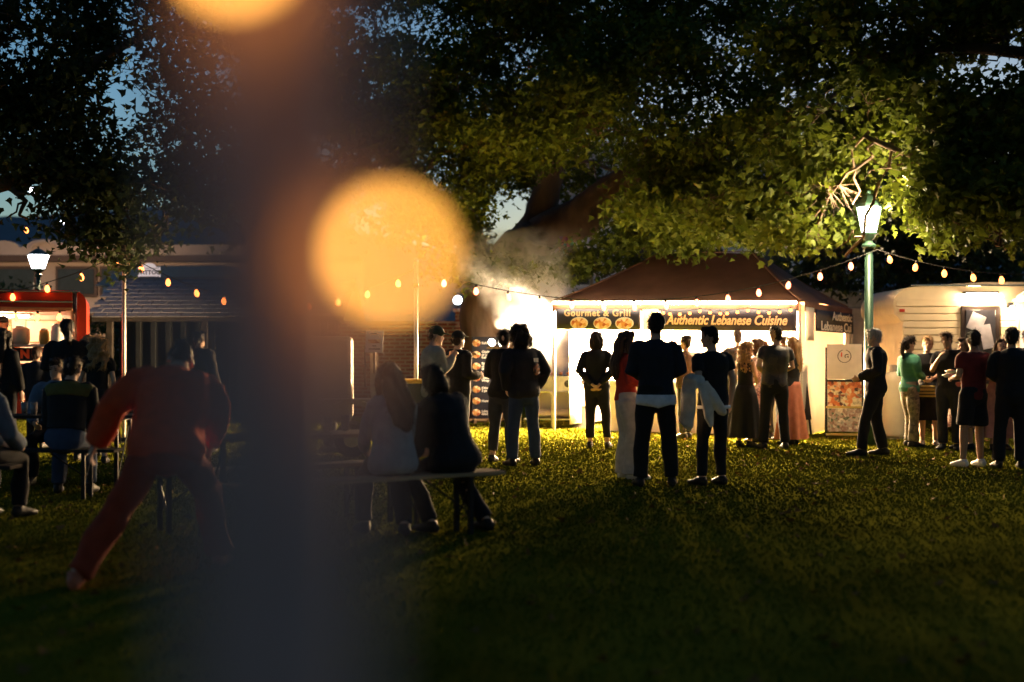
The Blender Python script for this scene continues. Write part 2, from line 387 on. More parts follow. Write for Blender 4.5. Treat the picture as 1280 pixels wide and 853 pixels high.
def leaves(centers, per, spread, size, fine):
    V, Fc = (LEAF_V, LEAF_F) if fine else (LEAF_V2, LEAF_F2)
    n = len(centers)*per
    c = np.repeat(centers, per, 0)+rng.normal(0, 1, (n, 3))*np.array([spread, spread, spread*.55])
    nrm = rng.normal(0, .75, (n, 3))+np.array([0, 0, .75]); nrm /= np.linalg.norm(nrm, axis=1)[:, None]
    d = rng.normal(0, 1, (n, 3))+np.array([0, 0, -.45]); d -= nrm*(d*nrm).sum(1)[:, None]; d /= np.linalg.norm(d, axis=1)[:, None]
    s = np.cross(d, nrm); sz = size*rng.uniform(.65, 1.3, n)
    k = len(V); fold = np.abs(V[:, 0])*.35-.25*V[:, 1]**2
    v = c[:, None, :]+sz[:, None, None]*(V[None, :, 0, None]*s[:, None, :]+V[None, :, 1, None]*d[:, None, :]+fold[None, :, None]*nrm[:, None, :])
    f = Fc[None]+(np.arange(n)*k)[:, None, None]
    return v.reshape(-1, 3), f.reshape(-1, 3)

def thin(pts, rad, seg=3):
    pts = np.array(pts); n = len(pts); v = []; f = []
    for i in range(n):
        t = pts[min(i+1, n-1)]-pts[max(i-1, 0)]; t = t/(np.linalg.norm(t)+1e-9)
        s = np.cross(t, (0, 0, 1) if abs(t[2]) < .9 else (1, 0, 0)); s /= np.linalg.norm(s)+1e-9; q = np.cross(t, s)
        for k in range(seg):
            a = 2*math.pi*k/seg; v.append(pts[i]+rad[i]*(math.cos(a)*s+math.sin(a)*q))
    for i in range(n-1):
        for k in range(seg):
            a, b = i*seg+k, i*seg+(k+1) % seg; f.append((a, b, b+seg)); f.append((a, b+seg, a+seg))
    return v, f

def tree(name, label, cat, base, limbs, lobes, mat, group=None, leaf=.095, per=24, spread=.26, gap=.0, fine=True, shade=(), avoid=()):
    """limbs: lists of (point, radius); lobes: (centre, radii, clusters)"""
    t = empty(name, base, label=label, cat=cat, group=group); b0 = np.array(base)
    bm = B(); nodes = []
    for li, limb in enumerate(limbs):
        pts = []; rad = []
        for (a, ra), (b, rb) in zip(limb, limb[1:]):
            for k in range(5):
                u = k/5; p = a.lerp(b, u); rr = ra+(rb-ra)*u
                p = p+Vector((noise.noise(p*.8), noise.noise(p*.8+Vector((9, 0, 0))), noise.noise(p*.8+Vector((0, 9, 0)))))*rr*.5
                pts.append(p-Vector(base)); rad.append(rr*(1+.15*noise.noise(p*2.5))); nodes.append((np.array(p), rr))
        pts.append(limb[-1][0]-Vector(base)); rad.append(limb[-1][1]); nodes.append((np.array(limb[-1][0]), limb[-1][1]))
        tube(bm, pts, rad, 14)
    for v in bm.verts: v.co += Vector((noise.noise(v.co*5), noise.noise(v.co*5+Vector((5, 5, 5))), 0))*.035
    obj('trunk', bm, MATS['bark'], t, True)
    npos = np.array([n[0] for n in nodes]); cents = []; bv = []; bf = []; off = 0
    def add(pts, rad, seg=3):
        nonlocal off
        v, f = thin(pts, rad, seg); bv.extend(v); bf.extend([(a+off, b+off, c+off) for a, b, c in f]); off += len(v)
    cl = []
    for c, r, n in lobes:
        c = np.array(c); j = np.argmin(((npos-c)**2).sum(1)); p0 = npos[j]; mid = (p0+c)/2+np.array([0, 0, .12*np.linalg.norm(c-p0)])
        path = [(1-u)**2*p0+2*u*(1-u)*mid+u*u*c+rng.normal(0, .05, 3) for u in np.linspace(0, 1, 7)]
        r0 = min(.075, nodes[j][1]*.6); add([p-b0 for p in path], list(np.linspace(r0, .022, 7)), 6)
        path = np.array(path)
        ends = []
        for _ in range(max(4, n//12)):
            q = rng.normal(0, 1, 3); q /= np.linalg.norm(q); e = c+q*np.array(r)*.75; k = rng.integers(3, 7)
            if len(ends) > 3 and any((Vector(x_)-a_).length < r_a for a_, r_a in avoid for x_ in (e, (e+path[k])/2)): continue
            a = path[k]; m = (a+e)/2+rng.normal(0, .15, 3); pp = [a, (a+m)/2+rng.normal(0, .05, 3), m, (m+e)/2+rng.normal(0, .05, 3), e]
            add([p-b0 for p in pp], [.02, .017, .014, .01, .006], 4); ends += pp[1:]
        ends = np.array(ends); made = 0; tries = 0
        while made < n and tries < n*4:
            tries += 1
            q = rng.normal(0, 1, 3); q *= rng.random()**.4/np.linalg.norm(q); e = c+q*np.array(r)
            if noise.noise(Vector(e)*.95)+.45*noise.noise(Vector(e)*2.3) < gap: continue
            if any((Vector(e)-a_).length < r_a for a_, r_a in avoid): continue
            made += 1; cents.append(e-b0)
            a = ends[np.argmin(((ends-e)**2).sum(1))]; m = (a+e)/2+rng.normal(0, .06, 3)
            add([a-b0, m-b0, e-b0], [.008, .006, .003], 3)
    obj('branchwork', mesh_np('branchwork', np.array(bv), np.array(bf)), MATS['bark'], t)
    v, f = leaves(np.array(cents), per, spread, leaf, fine)
    obj('crown', mesh_np('crown', v, f), MATS[mat], t)
    if shade:
        cs = []
        for c, r, n in shade:
            for _ in range(n):
                q = rng.normal(0, 1, 3); q *= rng.random()**.4/np.linalg.norm(q); cs.append(np.array(c)+q*np.array(r)-b0)
        v, f = leaves(np.array(cs), 14, .5, .30, False); obj('upper_crown', mesh_np('upper_crown', v, f), MATS[mat], t)  # sparse large-leaf foliage out of view, added to shade the lawn
    return t

def L(px, py, d, rx, ry, rz, n): return (at(px, py, d), (rx, ry, rz), n)
def P3(*a): return [(at(px, py, d), r) for px, py, d, r in a]
base = Vector((at(608, 447, 27).x, 27, 0))
big = [P3((606, 530, 27, .85), (608, 480, 27, .66), (612, 420, 27, .60), (622, 370, 27, .56), (648, 322, 26.9, .52), (672, 300, 26.8, .46)),
       P3((648, 322, 26.9, .46), (690, 290, 26.6, .44), (735, 262, 26.2, .40), (775, 238, 25.8, .34), (850, 200, 25, .26), (930, 150, 24, .17), (990, 90, 23.5, .08)),
       P3((655, 315, 26.9, .40), (678, 275, 27, .34), (690, 230, 27, .28), (702, 140, 27, .2), (690, 30, 26.6, .14), (700, -60, 26, .09)),
       P3((625, 360, 27, .36), (585, 300, 26.4, .28), (520, 225, 25.6, .2), (430, 140, 25, .13), (370, 50, 24.5, .07)),
       P3((690, 292, 26.4, .08), (660, 300, 25.9, .07), (625, 318, 25.5, .06), (590, 345, 25.2, .04), (570, 360, 25, .02)),
       P3((702, 140, 27, .16), (770, 60, 26, .12), (850, 20, 25, .10), (900, -20, 24.5, .07))]
tree('plane_tree', 'huge spreading tree with a thick leaning limb over the smoking grill', 'tree', base, big, [
    L(530, 255, 24.5, 1.3, 1.8, .9, 115), L(630, 165, 24, 1.6, 1.8, .75, 140), L(750, 145, 23.5, 1.8, 1.8, .8, 150), L(865, 258, 22.5, 1.3, 1.5, .55, 110),
    L(930, 262, 22, 1.4, 1.4, .65, 120), L(880, 190, 22.5, 1.6, 1.6, .8, 140), L(985, 210, 22, 1.2, 1.5, .8, 110), L(560, 140, 24.5, 1.7, 1.8, 1.0, 150), L(660, 95, 24.5, 1.8, 1.8, 1.0, 160),
    L(780, 90, 24, 1.8, 1.8, 1.0, 160), L(890, 85, 23, 1.7, 1.7, .9, 120), L(560, 15, 25, 2.1, 2, 1.1, 170), L(700, 0, 25, 2.0, 2, 1.1, 170), L(840, -5, 24.5, 1.9, 2, .9, 110), L(960, 10, 24, 1.8, 2, 1.1, 130),
    L(420, 210, 24.5, 1.9, 1.8, 1.2, 210), L(410, 90, 24.5, 2, 1.9, 1.2, 250), L(440, -20, 24.5, 2, 1.9, 1.2, 230), L(340, 250, 25, 1.3, 1.5, .9, 80),
    L(590, 230, 29.5, 1.7, 1, 1.2, 110), L(690, 200, 30, 1.7, 1, 1.3, 110), L(540, 300, 29.6, 1.5, 1, .9, 70), L(790, 240, 30, 1.6, 1, 1.1, 80), L(660, 100, 29.5, 1.8, 1, 1.2, 80), L(500, 160, 29, 1.6, 1, 1.1, 70),
    L(608, 330, 25, .6, .6, .3, 30), L(740, 335, 25, .75, .7, .35, 42), L(655, 340, 24.6, .35, .35, .16, 12), L(800, 295, 24.4, .9, .7, .3, 50), L(870, 300, 23.5, .8, .7, .25, 40), L(585, 350, 25, .3, .3, .22, 12),
    L(585, 388, 28.3, .22, .2, .1, 7)], 'leaf_plane', gap=.06, per=25, spread=.25, leaf=.125, fine=False, shade=[
    ((x, y, z), (2.6, 2.4, .9), 60) for x, y, z in ((-6, 14, 7.0), (-2, 14.5, 7.2), (2, 14.5, 7.4), (6, 14.5, 7.2), (-5, 9.5, 6.6), (-1, 9.5, 6.6), (3, 9.5, 6.8), (6.5, 10, 6.6), (-3, 5, 6.2), (1.5, 5, 6.2), (5, 5, 6.2), (0, 19, 9.4), (-4, 20, 9.4), (4, 19, 9.4), (8, 18, 9), (0, 1.0, 6.2), (4, 1, 6.2))])
base = Vector((at(1460, 447, 20).x, 20, 0))
tree('maple_tree', 'lobed-leaf tree hanging its lamplit boughs over the white caravan', 'tree', base, [
    P3((1460, 560, 20, .4), (1455, 380, 20, .33), (1440, 230, 20, .28), (1420, 90, 20, .2), (1400, -60, 20, .12)),
    P3((1440, 240, 20, .2), (1340, 225, 19.4, .14), (1225, 238, 18.8, .085), (1150, 200, 18.6, .06), (1080, 170, 18.8, .03)),
    P3((1420, 100, 20, .16), (1320, 70, 19.5, .11), (1200, 60, 19.5, .07), (1080, 70, 19.8, .03))], [
    L(1060, 255, 19.6, 1.0, 1.2, .5, 90), L(1120, 235, 19, 1.1, 1.3, .55, 110), L(1200, 255, 18.4, 1.0, 1.2, .5, 100), L(1275, 262, 18, 1.0, 1.2, .55, 100), L(1020, 285, 20, .7, .8, .25, 45),
    L(1062, 322, 19.5, .36, .3, .28, 18), L(1030, 160, 20, 1.3, 1.4, .7, 120), L(1110, 130, 19.6, 1.3, 1.4, .6, 95), L(1210, 160, 19, 1.2, 1.3, .7, 110), L(1290, 150, 18.6, 1.2, 1.3, .8, 110),
    L(1040, 40, 20.5, 1.5, 1.5, .8, 120), L(1150, 30, 20, 1.5, 1.5, .8, 120), L(1260, 40, 19.5, 1.5, 1.5, .9, 140), L(1330, 90, 19, 1.3, 1.3, 1.0, 100), L(1180, 290, 18.7, .5, .5, .16, 22), L(1250, 306, 18.2, .5, .5, .16, 24)], 'leaf_plane', per=20, gap=.06, spread=.23, leaf=.125, avoid=[(Vector((at(1086, 447, 19.6).x, 19.3, 3.5)), 1.0), (Vector((at(1086, 447, 18).x, 18.2, 3.3)), .85)])
base = Vector((at(-170, 447, 19).x, 19, 0))
tree('oak_tree', 'dark broad tree silhouetted over the red trailer, lowest twigs by the lit pole', 'tree', base, [
    P3((-170, 560, 19, .5), (-165, 350, 19, .42), (-150, 220, 19, .34), (-120, 90, 19, .24), (-60, -40, 19, .14)),
    P3((-150, 230, 19, .24), (-40, 170, 18.6, .16), (50, 130, 18.6, .11), (110, 80, 19, .08), (190, 40, 19.6, .04)),
    P3((-150, 260, 19, .2), (-20, 235, 18.5, .13), (80, 215, 18.6, .09), (170, 225, 18.9, .05), (260, 250, 19.5, .02))], [
    L(-10, 60, 18.5, 1.3, 1.6, 1.0, 75), L(80, 30, 19, 1.3, 1.6, .7, 60), L(190, 40, 19.5, 1.5, 1.6, .9, 70), L(290, 60, 20, 1.5, 1.6, 1.0, 60), L(30, 130, 18.6, 1.2, 1.4, .6, 50), L(130, 140, 19, 1.3, 1.4, .7, 60),
    L(240, 150, 19.5, 1.3, 1.4, .8, 60), L(20, 215, 18.3, 1.0, 1.2, .55, 55), L(110, 225, 18.6, 1.0, 1.2, .5, 50), L(200, 235, 19, 1.1, 1.2, .6, 55), L(290, 235, 19.5, 1.1, 1.2, .7, 50),
    L(30, 268, 18.3, .55, .6, .2, 15), L(110, 290, 18.6, .45, .5, .25, 15), L(155, 330, 18.8, .3, .3, .38, 12), L(205, 290, 19, .7, .6, .3, 20), L(-20, -40, 18.5, 1.6, 1.8, .9, 60), L(150, -50, 19.3, 2, 1.8, .8, 65)], 'leaf_dark', gap=.10, fine=False, leaf=.12, per=27, shade=[((x, y, z), (2.4, 2.2, .9), 50) for x, y, z in ((-6, 5, 5.4), (-8, 9.5, 6.2), (-5.5, 1, 5.2), (-9.5, 14, 6.8), (-3, -2, 5.2), (2.5, -2.5, 5.4))])
# the crowns above the frame are unseen, added to keep the lawn dim
for bx, by, lab in ((9.5, 31, 'dark background tree with dense foliage behind the white caravan'), (15.5, 34, 'dark tall tree furthest behind the serving window of the caravan')):
    base = Vector((bx, by, 0)); lb = []
    for k in range(16):
        a = k*2.4; rr = 2.8*math.sqrt((k+.5)/16); lb.append((base+Vector((math.cos(a)*rr, math.sin(a)*rr*.6, (2.6 if bx > 0 else 4.2)+4.4*((k*7) % 16)/16)), (1.5, 1.3, 1.1), 34))
    tree('background_tree', lab, 'tree', base, [[(base, .35), (base+Vector((.1, 0, 2.5)), .28), (base+Vector((0, .2, 5)), .2), (base+Vector((.2, .1, 7.5)), .08)]], lb, 'leaf_dark', 'trees behind the stalls', .2, 18, .34, -.3, False)
for px, d, rx, z, lab in ((15, 33, 1.5, 3.0, 'round dark shrub below the curved pink parapet'), (104, 31, 1.6, 2.6, 'wide dark shrub between red trailer and shed roof'), (-60, 30, 1.5, 2.8, 'dark shrub behind the red trailer roof end')):
    base = Vector((at(px, 447, d).x, d, 0))
    lb = [(base+Vector((random.uniform(-1, 1)*rx*.7, random.uniform(-.5, .5), z*random.uniform(.35, .9))), (.8, .7, .6), 26) for _ in range(12)]
    tree('shrub', lab, 'shrub', base, [[(base, .08), (base+Vector((.05, 0, z*.5)), .06), (base+Vector((0, 0, z*.8)), .03)]], lb, 'leaf_dark', 'shrubs by the shop parade', .13, 18, .25, -.4, False)

# dead leaves lying about the lawn
n_ = 700; d_ = np.sqrt(rng.uniform(5**2, 21**2, n_)); cc = np.stack([rng.uniform(-1, 1, n_)*.42*d_, d_, np.full(n_, .022)], 1)
v, f = leaves(cc, 1, .0, .075, False); v[:, 2] = np.clip(v[:, 2], .006, .06)
M('dead_leaf', (.16, .09, .03), .9, .4, 3., spec=.05)
tag(obj('leaf_litter', mesh_np('leaf_litter', v, f), MATS['dead_leaf']), 'dry brown leaves scattered over the lawn', 'leaves', kind='stuff')
# unseen trees added behind the viewer to keep the back sky off the lawn
for bx, by, lab in ((-5.5, -7.5, 'broad dark park tree standing behind the viewer on the shed side'), (5.5, -8.5, 'broad dark park tree standing behind the viewer on the caravan side')):
    base = Vector((bx, by, 0))
    lb = [(base+Vector((math.cos(k*2.4)*3.6*math.sqrt((k+.5)/14), math.sin(k*2.4)*2.2*math.sqrt((k+.5)/14), 2.4+5*((k*5) % 14)/14)), (2.1, 1.6, 1.3), 40) for k in range(14)]
    tree('background_tree', lab, 'tree', base, [[(base, .35), (base+Vector((.1, 0, 2.5)), .28), (base+Vector((0, .2, 5)), .2), (base+Vector((.2, .1, 7.5)), .08)]], lb, 'leaf_dark', 'trees behind the viewer', .34, 12, .5, -.5, False)

# ------------------------------------------------------------------ the Lebanese food stall
T0 = gr(1000, 548); TH = R(27)
def TW(x, y, z): return T0+Vector((x*math.cos(TH)+y*math.sin(TH), -x*math.sin(TH)+y*math.cos(TH), z))
WX, WY, EZ = 4.5, 3.6, 2.24
t = empty('food_stall', T0, -TH, 'brown peaked gazebo stall with dark banners reading Authentic Lebanese Cuisine', 'stall')
def roofz(x, y):
    u = min(x+WX+.08, .08-x); v = min(y+.08, WY+.08-y); q = min(u/1.35, v/((WY+.16)/2), 1)
    return EZ+.02-x*.0178+.98*(max(q, 0)**1.15)
def q_(x, y): return max(0, min(x+WX, -x, y, WY-y))
N1, N2 = 60, 44; g = {}
bm = B()
for i in range(N1+1):
    for j in range(N2+1):
        x = -WX-.08+(WX+.16)*i/N1; y = -.08+(WY+.16)*j/N2
        g[i, j] = bm.verts.new((x, y, roofz(x, y)+.03*noise.noise(Vector((x*1.6, y*1.1, 0)))+.012*noise.noise(Vector((x*6, y*2, 4)))*min(1, q_(x, y)*3)))
for i in range(N1):
    for j in range(N2): bm.faces.new((g[i, j], g[i+1, j], g[i+1, j+1], g[i, j+1]))
r_ = obj('roof', bm, MATS['canvas'], t, True)
md = r_.modifiers.new('s', 'SOLIDIFY'); md.thickness = .006
for (xa, ya), (xb, yb) in (((0, 0), (-1.35, WY/2)), ((0, WY), (-1.35, WY/2)), ((-WX, 0), (-WX+1.35, WY/2)), ((-WX, WY), (-WX+1.35, WY/2)), ((-WX+1.35, WY/2), (-1.35, WY/2))):
    pts = [(xa+(xb-xa)*k/10, ya+(yb-ya)*k/10) for k in range(11)]
    obj('roof_seam', tube(B(), [(x, y, roofz(x, y)+.018) for x, y in pts], (.022, .01), 6), MATS['canvas'], t)
def strip(name, mat, x0, y0, x1, y1, za, zb, th=.012, wav=.008):
    """hanging cloth between two corner points"""
    bm = B(); n = 24; a = Vector((x0, y0, 0)); b = Vector((x1, y1, 0)); d = (b-a).normalized(); nn = Vector((d.y, -d.x, 0)); rows = []
    for i in range(n+1):
        p = a.lerp(b, i/n); e = -p.x*.0178; col = []
        for k in range(4):
            z = za+(zb-za)*k/3
            col.append(bm.verts.new(p+nn*wav*(1-k/3)*math.sin(i*1.3+x0)+Vector((0, 0, z+e))))
        rows.append(col)
    for i in range(n):
        for k in range(3): bm.faces.new((rows[i][k], rows[i+1][k], rows[i+1][k+1], rows[i][k+1]))
    o = obj(name, bm, mat, t, True); o.modifiers.new('s', 'SOLIDIFY').thickness = th
    return o
strip('valance', MATS['canvas'], -WX, -.085, 0, -.085, EZ-.14, EZ+.02)
strip('valance', MATS['canvas'], .085, 0, .085, WY, EZ-.14, EZ+.02)
for x in (-WX, -WX/2, 0):
    for y in (0, WY):
        boxo('leg', (x, y, (EZ+x*-.0178)/2-.03), (.045, .045, EZ-x*.0178+.03), MATS['steel'], t, bev=.003)
for y in (0, WY): boxo('eave_bar', (-WX/2, y+.0, EZ+.04), (WX, .03, .035), MATS['steel'], t, Matrix.Rotation(R(1.02), 3, 'Y'), .003)
strip('back_wall', MATS['white_canvas'], -WX, WY-.05, 0, WY-.05, .02, EZ-.02, .01, .03)
strip('side_wall', MATS['white_canvas'], -.06, .25, -.06, WY-.1, .02, EZ-.02, .01, .02)
strip('side_wall', MATS['white_canvas'], -WX+.06, .5, -WX+.06, WY-.1, .02, EZ-.02, .01, .02)
strip('banner', MATS['banner'], -2.42, -.11, -.03, -.11, EZ-.47, EZ-.1, .006, .003)
strip('banner', MATS['banner'], -4.42, -.11, -2.78, -.11, EZ-.47, EZ-.1, .006, .003)
strip('banner', MATS['banner'], .11, .62, .11, WY-.02, EZ-.45, EZ-.08, .006, .003)
strip('corner_post_cloth', MATS['white_canvas'], .095, .02, .095, .58, EZ-.62, EZ-.06, .006, .004)
text('Authentic Lebanese Cuisine', .225, MATS['cream_letter'], t, (-1.24, -.135, EZ-.275), (R(90), R(1.02), 0), .28, .006, wide=.83)
text('Gourmet & Grill', .165, MATS['cream_letter'], t, (-3.6, -.135, EZ-.115), (R(90), R(1.02), 0), 0, .004, space=1.15)
text('Authentic', .21, MATS['white_letter'], t, (.135, 2.55, EZ-.17), (R(90), 0, R(90)), 0, .005, wide=1.9)
text('Lebanese Cui', .22, MATS['white_letter'], t, (.135, 2.10, EZ-.36), (R(90), 0, R(90)), 0, .005, wide=2.0)
for i, x in enumerate((-3.95, -3.5, -3.08)):
    bm = B(); ball(bm, (0, 0, 0), (.16, .014, .095), 20); o = obj('dish_picture', bm, MATS['print_food'], t, True); o.location = (x, -.118, EZ-.355-x*.0178)
    bm = B(); tube(bm, [(.165*math.cos(a), -.004, .1*math.sin(a)) for a in np.linspace(0, 2*math.pi, 24)], .008, 6); obj('plate_rim', bm, MATS['white_letter'], o)
boxo('hanging_panel', (-2.6, -.10, EZ-.24), (.3, .012, .36), MATS['white_canvas'], t)

def tw_empty(name, x, y, z, label, cat, group=None):
    return empty(name, TW(x, y, z), -TH, label, cat, group)
# white light tube under the front edge
o = tw_empty('light_strip', -WX/2, -.155, 0, 'long white light tube along the front edge of the stall roof', 'light')
bm = B(); tube(bm, [(-WX/2+.05, 0, EZ+.085), (WX/2-.02, 0, EZ+.005)], .022, 8); obj('tube', bm, MATS['led_white'], o)
for x in np.linspace(-2.1, 2.1, 6): boxo('clip', (x, .03, EZ+.045-x*.018), (.03, .05, .05), MATS['black_steel'], o, bev=.002)
# bare lamps hung inside
for i, (x, y, wt, lab) in enumerate(((-.8, .95, 520, 'white bulb lamp hung inside the stall behind the Cuisine lettering'), (-2.35, .8, 700, 'white bulb lamp hung inside the stall between both front banners'), (-3.7, .9, 560, 'white bulb lamp hung inside the stall behind the dish pictures'))):
    o = tw_empty('hanging_lamp', x, y, 0, lab, 'lamp', 'lamps inside the stall')
    obj('cord', tube(B(), [(0, 0, 2.18), (0, 0, roofz(x, y)-.02)], .006, 6), MATS['cable'], o)
    obj('socket', tube(B(), [(0, 0, 2.09), (0, 0, 2.18)], .025, 10), MATS['black_steel'], o)
    obj('bulb', ball(B(), (0, 0, 2.03), (.05, .05, .065), 14), MATS['lamp_white'], o, True)
    point_light('lamp_light', (0, 0, 1.87), wt*3.6, (1, .66, .34), .28, o)
# string of round bulbs over the right banner
o = tw_empty('fairy_lights', -1.2, -.19, 0, 'string of small round bulbs drooping across the Cuisine banner', 'string lights')
pts = [Vector((-1.25+2.4*i/40, 0, EZ-.06-.05*abs(math.sin(i/40*math.pi*3)))) for i in range(41)]
obj('cable', tube(B(), pts, .005, 5), MATS['cable'], o)
for i in range(14):
    p = pts[2+int(i*37/13)]; obj('bulb', ball(B(), p-Vector((0, 0, .05)), .028, 10), MATS['bulb_warm'], o, True); obj('socket', tube(B(), [p-Vector((0, 0, .028)), p], .012, 6), MATS['cable'], o)
# counter with trays
o = tw_empty('counter', -1.9, .55, 0, 'long serving counter under white cloth inside the gazebo stall', 'counter')
boxo('cloth_front', (0, -.33, .46), (3.4, .02, .88), MATS['white_canvas'], o); boxo('top', (0, 0, .91), (3.44, .7, .04), MATS['white_canvas'], o)
for x in (-1.6, 1.6): boxo('leg', (x, .28, .45), (.05, .05, .88), MATS['steel'], o)
for i, x in enumerate((-3.2, -2.6, -2.0, -1.3, -.7)):
    o = tw_empty('food_tray', x, .6, .932, ['deep steel tray of food at the grill end of the counter', 'steel food tray second from the grill end of the counter', 'steel food tray in the middle of the counter', 'steel food tray second from the side wall end', 'steel food tray nearest the white side wall'][i], 'tray', 'trays on the counter')
    bm = B(); box(bm, (0, 0, .06), (.45, .33, .12), None, .01); obj('pan', bm, MATS['steel'], o)
    bm = B(); ball(bm, (0, 0, .115), (.2, .14, .05), 12); obj('food', bm, MATS['print_food'], o, True)

# ------------------------------------------------------------------ boards
def aboard(px, py, wd, hg, rz, label):
    b = gr(px, py); o = empty('a_frame_sign', b, rz, label, 'sign'); tilt = R(7)
    rot = Matrix.Rotation(-tilt, 3, 'X')
    for s in (-1, 1):
        obj('leg', box(B(), (s*wd/2, .09, hg/2), (.035, .03, hg+.02), rot, .003), MATS['black_steel'], o)
        obj('back_leg', box(B(), (s*wd/2, .42, hg*.42), (.03, .03, hg*.86), Matrix.Rotation(R(16), 3, 'X'), .003), MATS['black_steel'], o)
    return o, rot
o, rot = aboard(1056, 549, .58, 1.5, R(-12), 'tall easel sign with round emblem and two food photographs by the stall')
def on(z, e=.02): return (0, .09+(z-.75)*math.tan(R(7))-e, z)
M('sign_cream', (.70, .58, .46), .6, .05); M('gold_bar', (.5, .36, .1), .6, .1)
obj('emblem_panel', box(B(), on(1.27), (.56, .014, .58), rot, .004), MATS['sign_cream'], o)
obj('picture_panel', box(B(), on(.73), (.54, .014, .42), rot, .004), MATS['print_donut'], o)
obj('picture_panel', box(B(), on(.31), (.54, .014, .38), rot, .004), MATS['print_fair'], o)
for z in (.075, .52, .955): obj('rail', box(B(), on(z, .025), (.6, .02, .035), rot, .003), MATS['gold_bar'] if z < .6 else MATS['black_steel'], o)
bm = B(); tube(bm, [Vector(on(1.36+.105*math.sin(a), .03))+Vector((.105*math.cos(a), 0, 0)) for a in np.linspace(.25+math.pi/2, 2*math.pi+math.pi/2-.25, 30)], .006, 6); obj('emblem_ring', bm, MATS['dark_letter'], o)
text('L', .13, MATS['red_letter'], o, Vector(on(1.37, .03))+Vector((-.03, 0, 0)), (R(97), 0, 0), 0, .004)
text('G', .10, MATS['dark_letter'], o, Vector(on(1.355, .03))+Vector((.035, 0, 0)), (R(97), 0, 0), 0, .002)
o, rot = aboard(1008, 546, .5, 1.25, R(55), 'dark easel board seen edge-on beside the salmon skirt')
obj('board', box(B(), on(.75), (.48, .02, .95), rot, .004), MATS['dark_wood'], o)
# tall menu board left of the grill
b = Vector((at(607, 447, 26).x, 26, 0))
o = empty('menu_board', b, R(4), 'tall black menu board with dish pictures beside the grill smoke', 'sign')
boxo('board', (0, 0, .93), (.56, .03, 1.66), MATS['banner'], o)
for s in (-1, 1): boxo('foot', (s*.22, 0, .05), (.05, .5, .1), MATS['wood'], o)
boxo('base_rail', (0, -.04, .07), (.7, .03, .05), MATS['wood'], o)
rows = ['Kafta', 'Chicken\nor Lamb\nKebab/Wrap', 'Spicy Beef\nor Chicken\nShawarma Wrap', 'Kafta\nFalafel\nWrap', 'Kibbeh\n3 pieces', 'Hummus', 'Lebanese\nSalad']
for i, s in enumerate(rows):
    z = 1.63-i*.235
    p = obj('dish_picture', ball(B(), (0, 0, 0), (.085, .012, .07), 16), MATS['print_food'], o, True); p.location = (-.19, -.02, z)
    text(s, .062, MATS['white_letter'], o, (-.08, -.02, z), align='LEFT', bold=.002, line=.9)

# ------------------------------------------------------------------ grill, flood lamps, smoke
gx = at(702, 447, 24.6).x
o = empty('charcoal_grill', (gx, 24.6, 0), R(-8), 'long steel charcoal grill with smoking meat left of the stall', 'grill')
bm = B(); prism(bm, [(-.75, .98), (.45, .98), (.38, .70), (-.68, .70)], -.28, .28); obj('fire_box', bm, MATS['steel'], o)
for x in (-.6, .3):
    for y in (-.22, .22): obj('leg', tube(B(), [(x, y, 0), (x, y, .71)], .022, 8), MATS['black_steel'], o)
bm = B(); tube(bm, [(-.75, -.42, 0), (-.75, -.42, .62), (-.68, -.42, .70), (-.2, -.42, .70), (-.13, -.42, .62), (-.13, -.42, 0)], .025, 8); obj('guard_rail', bm, MATS['steel'], o)
boxo('shelf', (-.15, 0, .16), (1.1, .5, .03), MATS['steel'], o); boxo('apron', (-.15, .3, .42), (1.1, .02, .5), MATS['white_canvas'], o)
obj('damper', lathe(B(), [(.06, 0), (.07, .01), (.07, .03), (.02, .04)]), MATS['black_steel'], o).matrix_local = Matrix.Translation((.15, -.29, .84)) @ Matrix.Rotation(R(90), 4, 'X')
for i in range(14): boxo('grate_bar', (-.7+i*.085, 0, .99), (.012, .54, .012), MATS['black_steel'], o, bev=.002)
M('meat', (.30, .13, .06), .5, .5, 18, .5); M('flour_bag', (.75, .68, .58), .8, .1, 4, .3)
for i in range(7):
    x = -.62+i*.15; k = empty('meat_skewer', Vector((gx, 24.6, 0))+Matrix.Rotation(R(-8), 3, 'Z')@Vector((x, 0, .998)), R(-8+random.uniform(-9, 9)), 'skewer of browned meat lying across the smoking grill', 'skewer', 'skewers on the grill')
    obj('stick', tube(B(), [(0, -.33, .03), (0, .3, .03)], .004, 6), MATS['steel'], k)
    bm = B(); tube(bm, [(0, -.2+.05*j, .032) for j in range(9)], [.018, .032, .024, .033, .025, .034, .024, .031, .016], 8); obj('meat', bm, MATS['meat'], k, True)
for x, y, sx, sy, z, lab in ((-.35, 0, .3, .18, .175, 'lumpy pale sack lying on the low grill shelf'), (.05, .05, .2, .15, .175, 'small pale sack slumped on the low grill shelf end')):
    k = empty('sack', Vector((gx, 24.6, 0))+Matrix.Rotation(R(-8), 3, 'Z')@Vector((x, y, z)), R(10), lab, 'sack')
    bm = B(); ball(bm, (0, 0, .08), (sx, sy, .085), 20)
    for v in bm.verts: v.co *= 1+.18*noise.noise(v.co*9)
    obj('cloth', bm, MATS['flour_bag'], k, True); obj('tie', tube(B(), [(sx*.8, 0, .1), (sx*1.05, 0, .13)], [.03, .05], 8), MATS['flour_bag'], k)
# crate-like side cabinet right of the grill
c = at(727, 447, 24.2)
o = empty('side_cabinet', (c.x, 24.2, 0), R(-10), 'dark cabinet with orange door panel right of the grill', 'cabinet')
boxo('carcass', (0, .15, .45), (.32, .4, .9), MATS['dark_wood'], o, bev=.01); boxo('door', (.03, -.06, .62), (.22, .02, .4), MATS['wood'], o); boxo('top', (0, .15, .915), (.4, .46, .03), MATS['steel'], o)
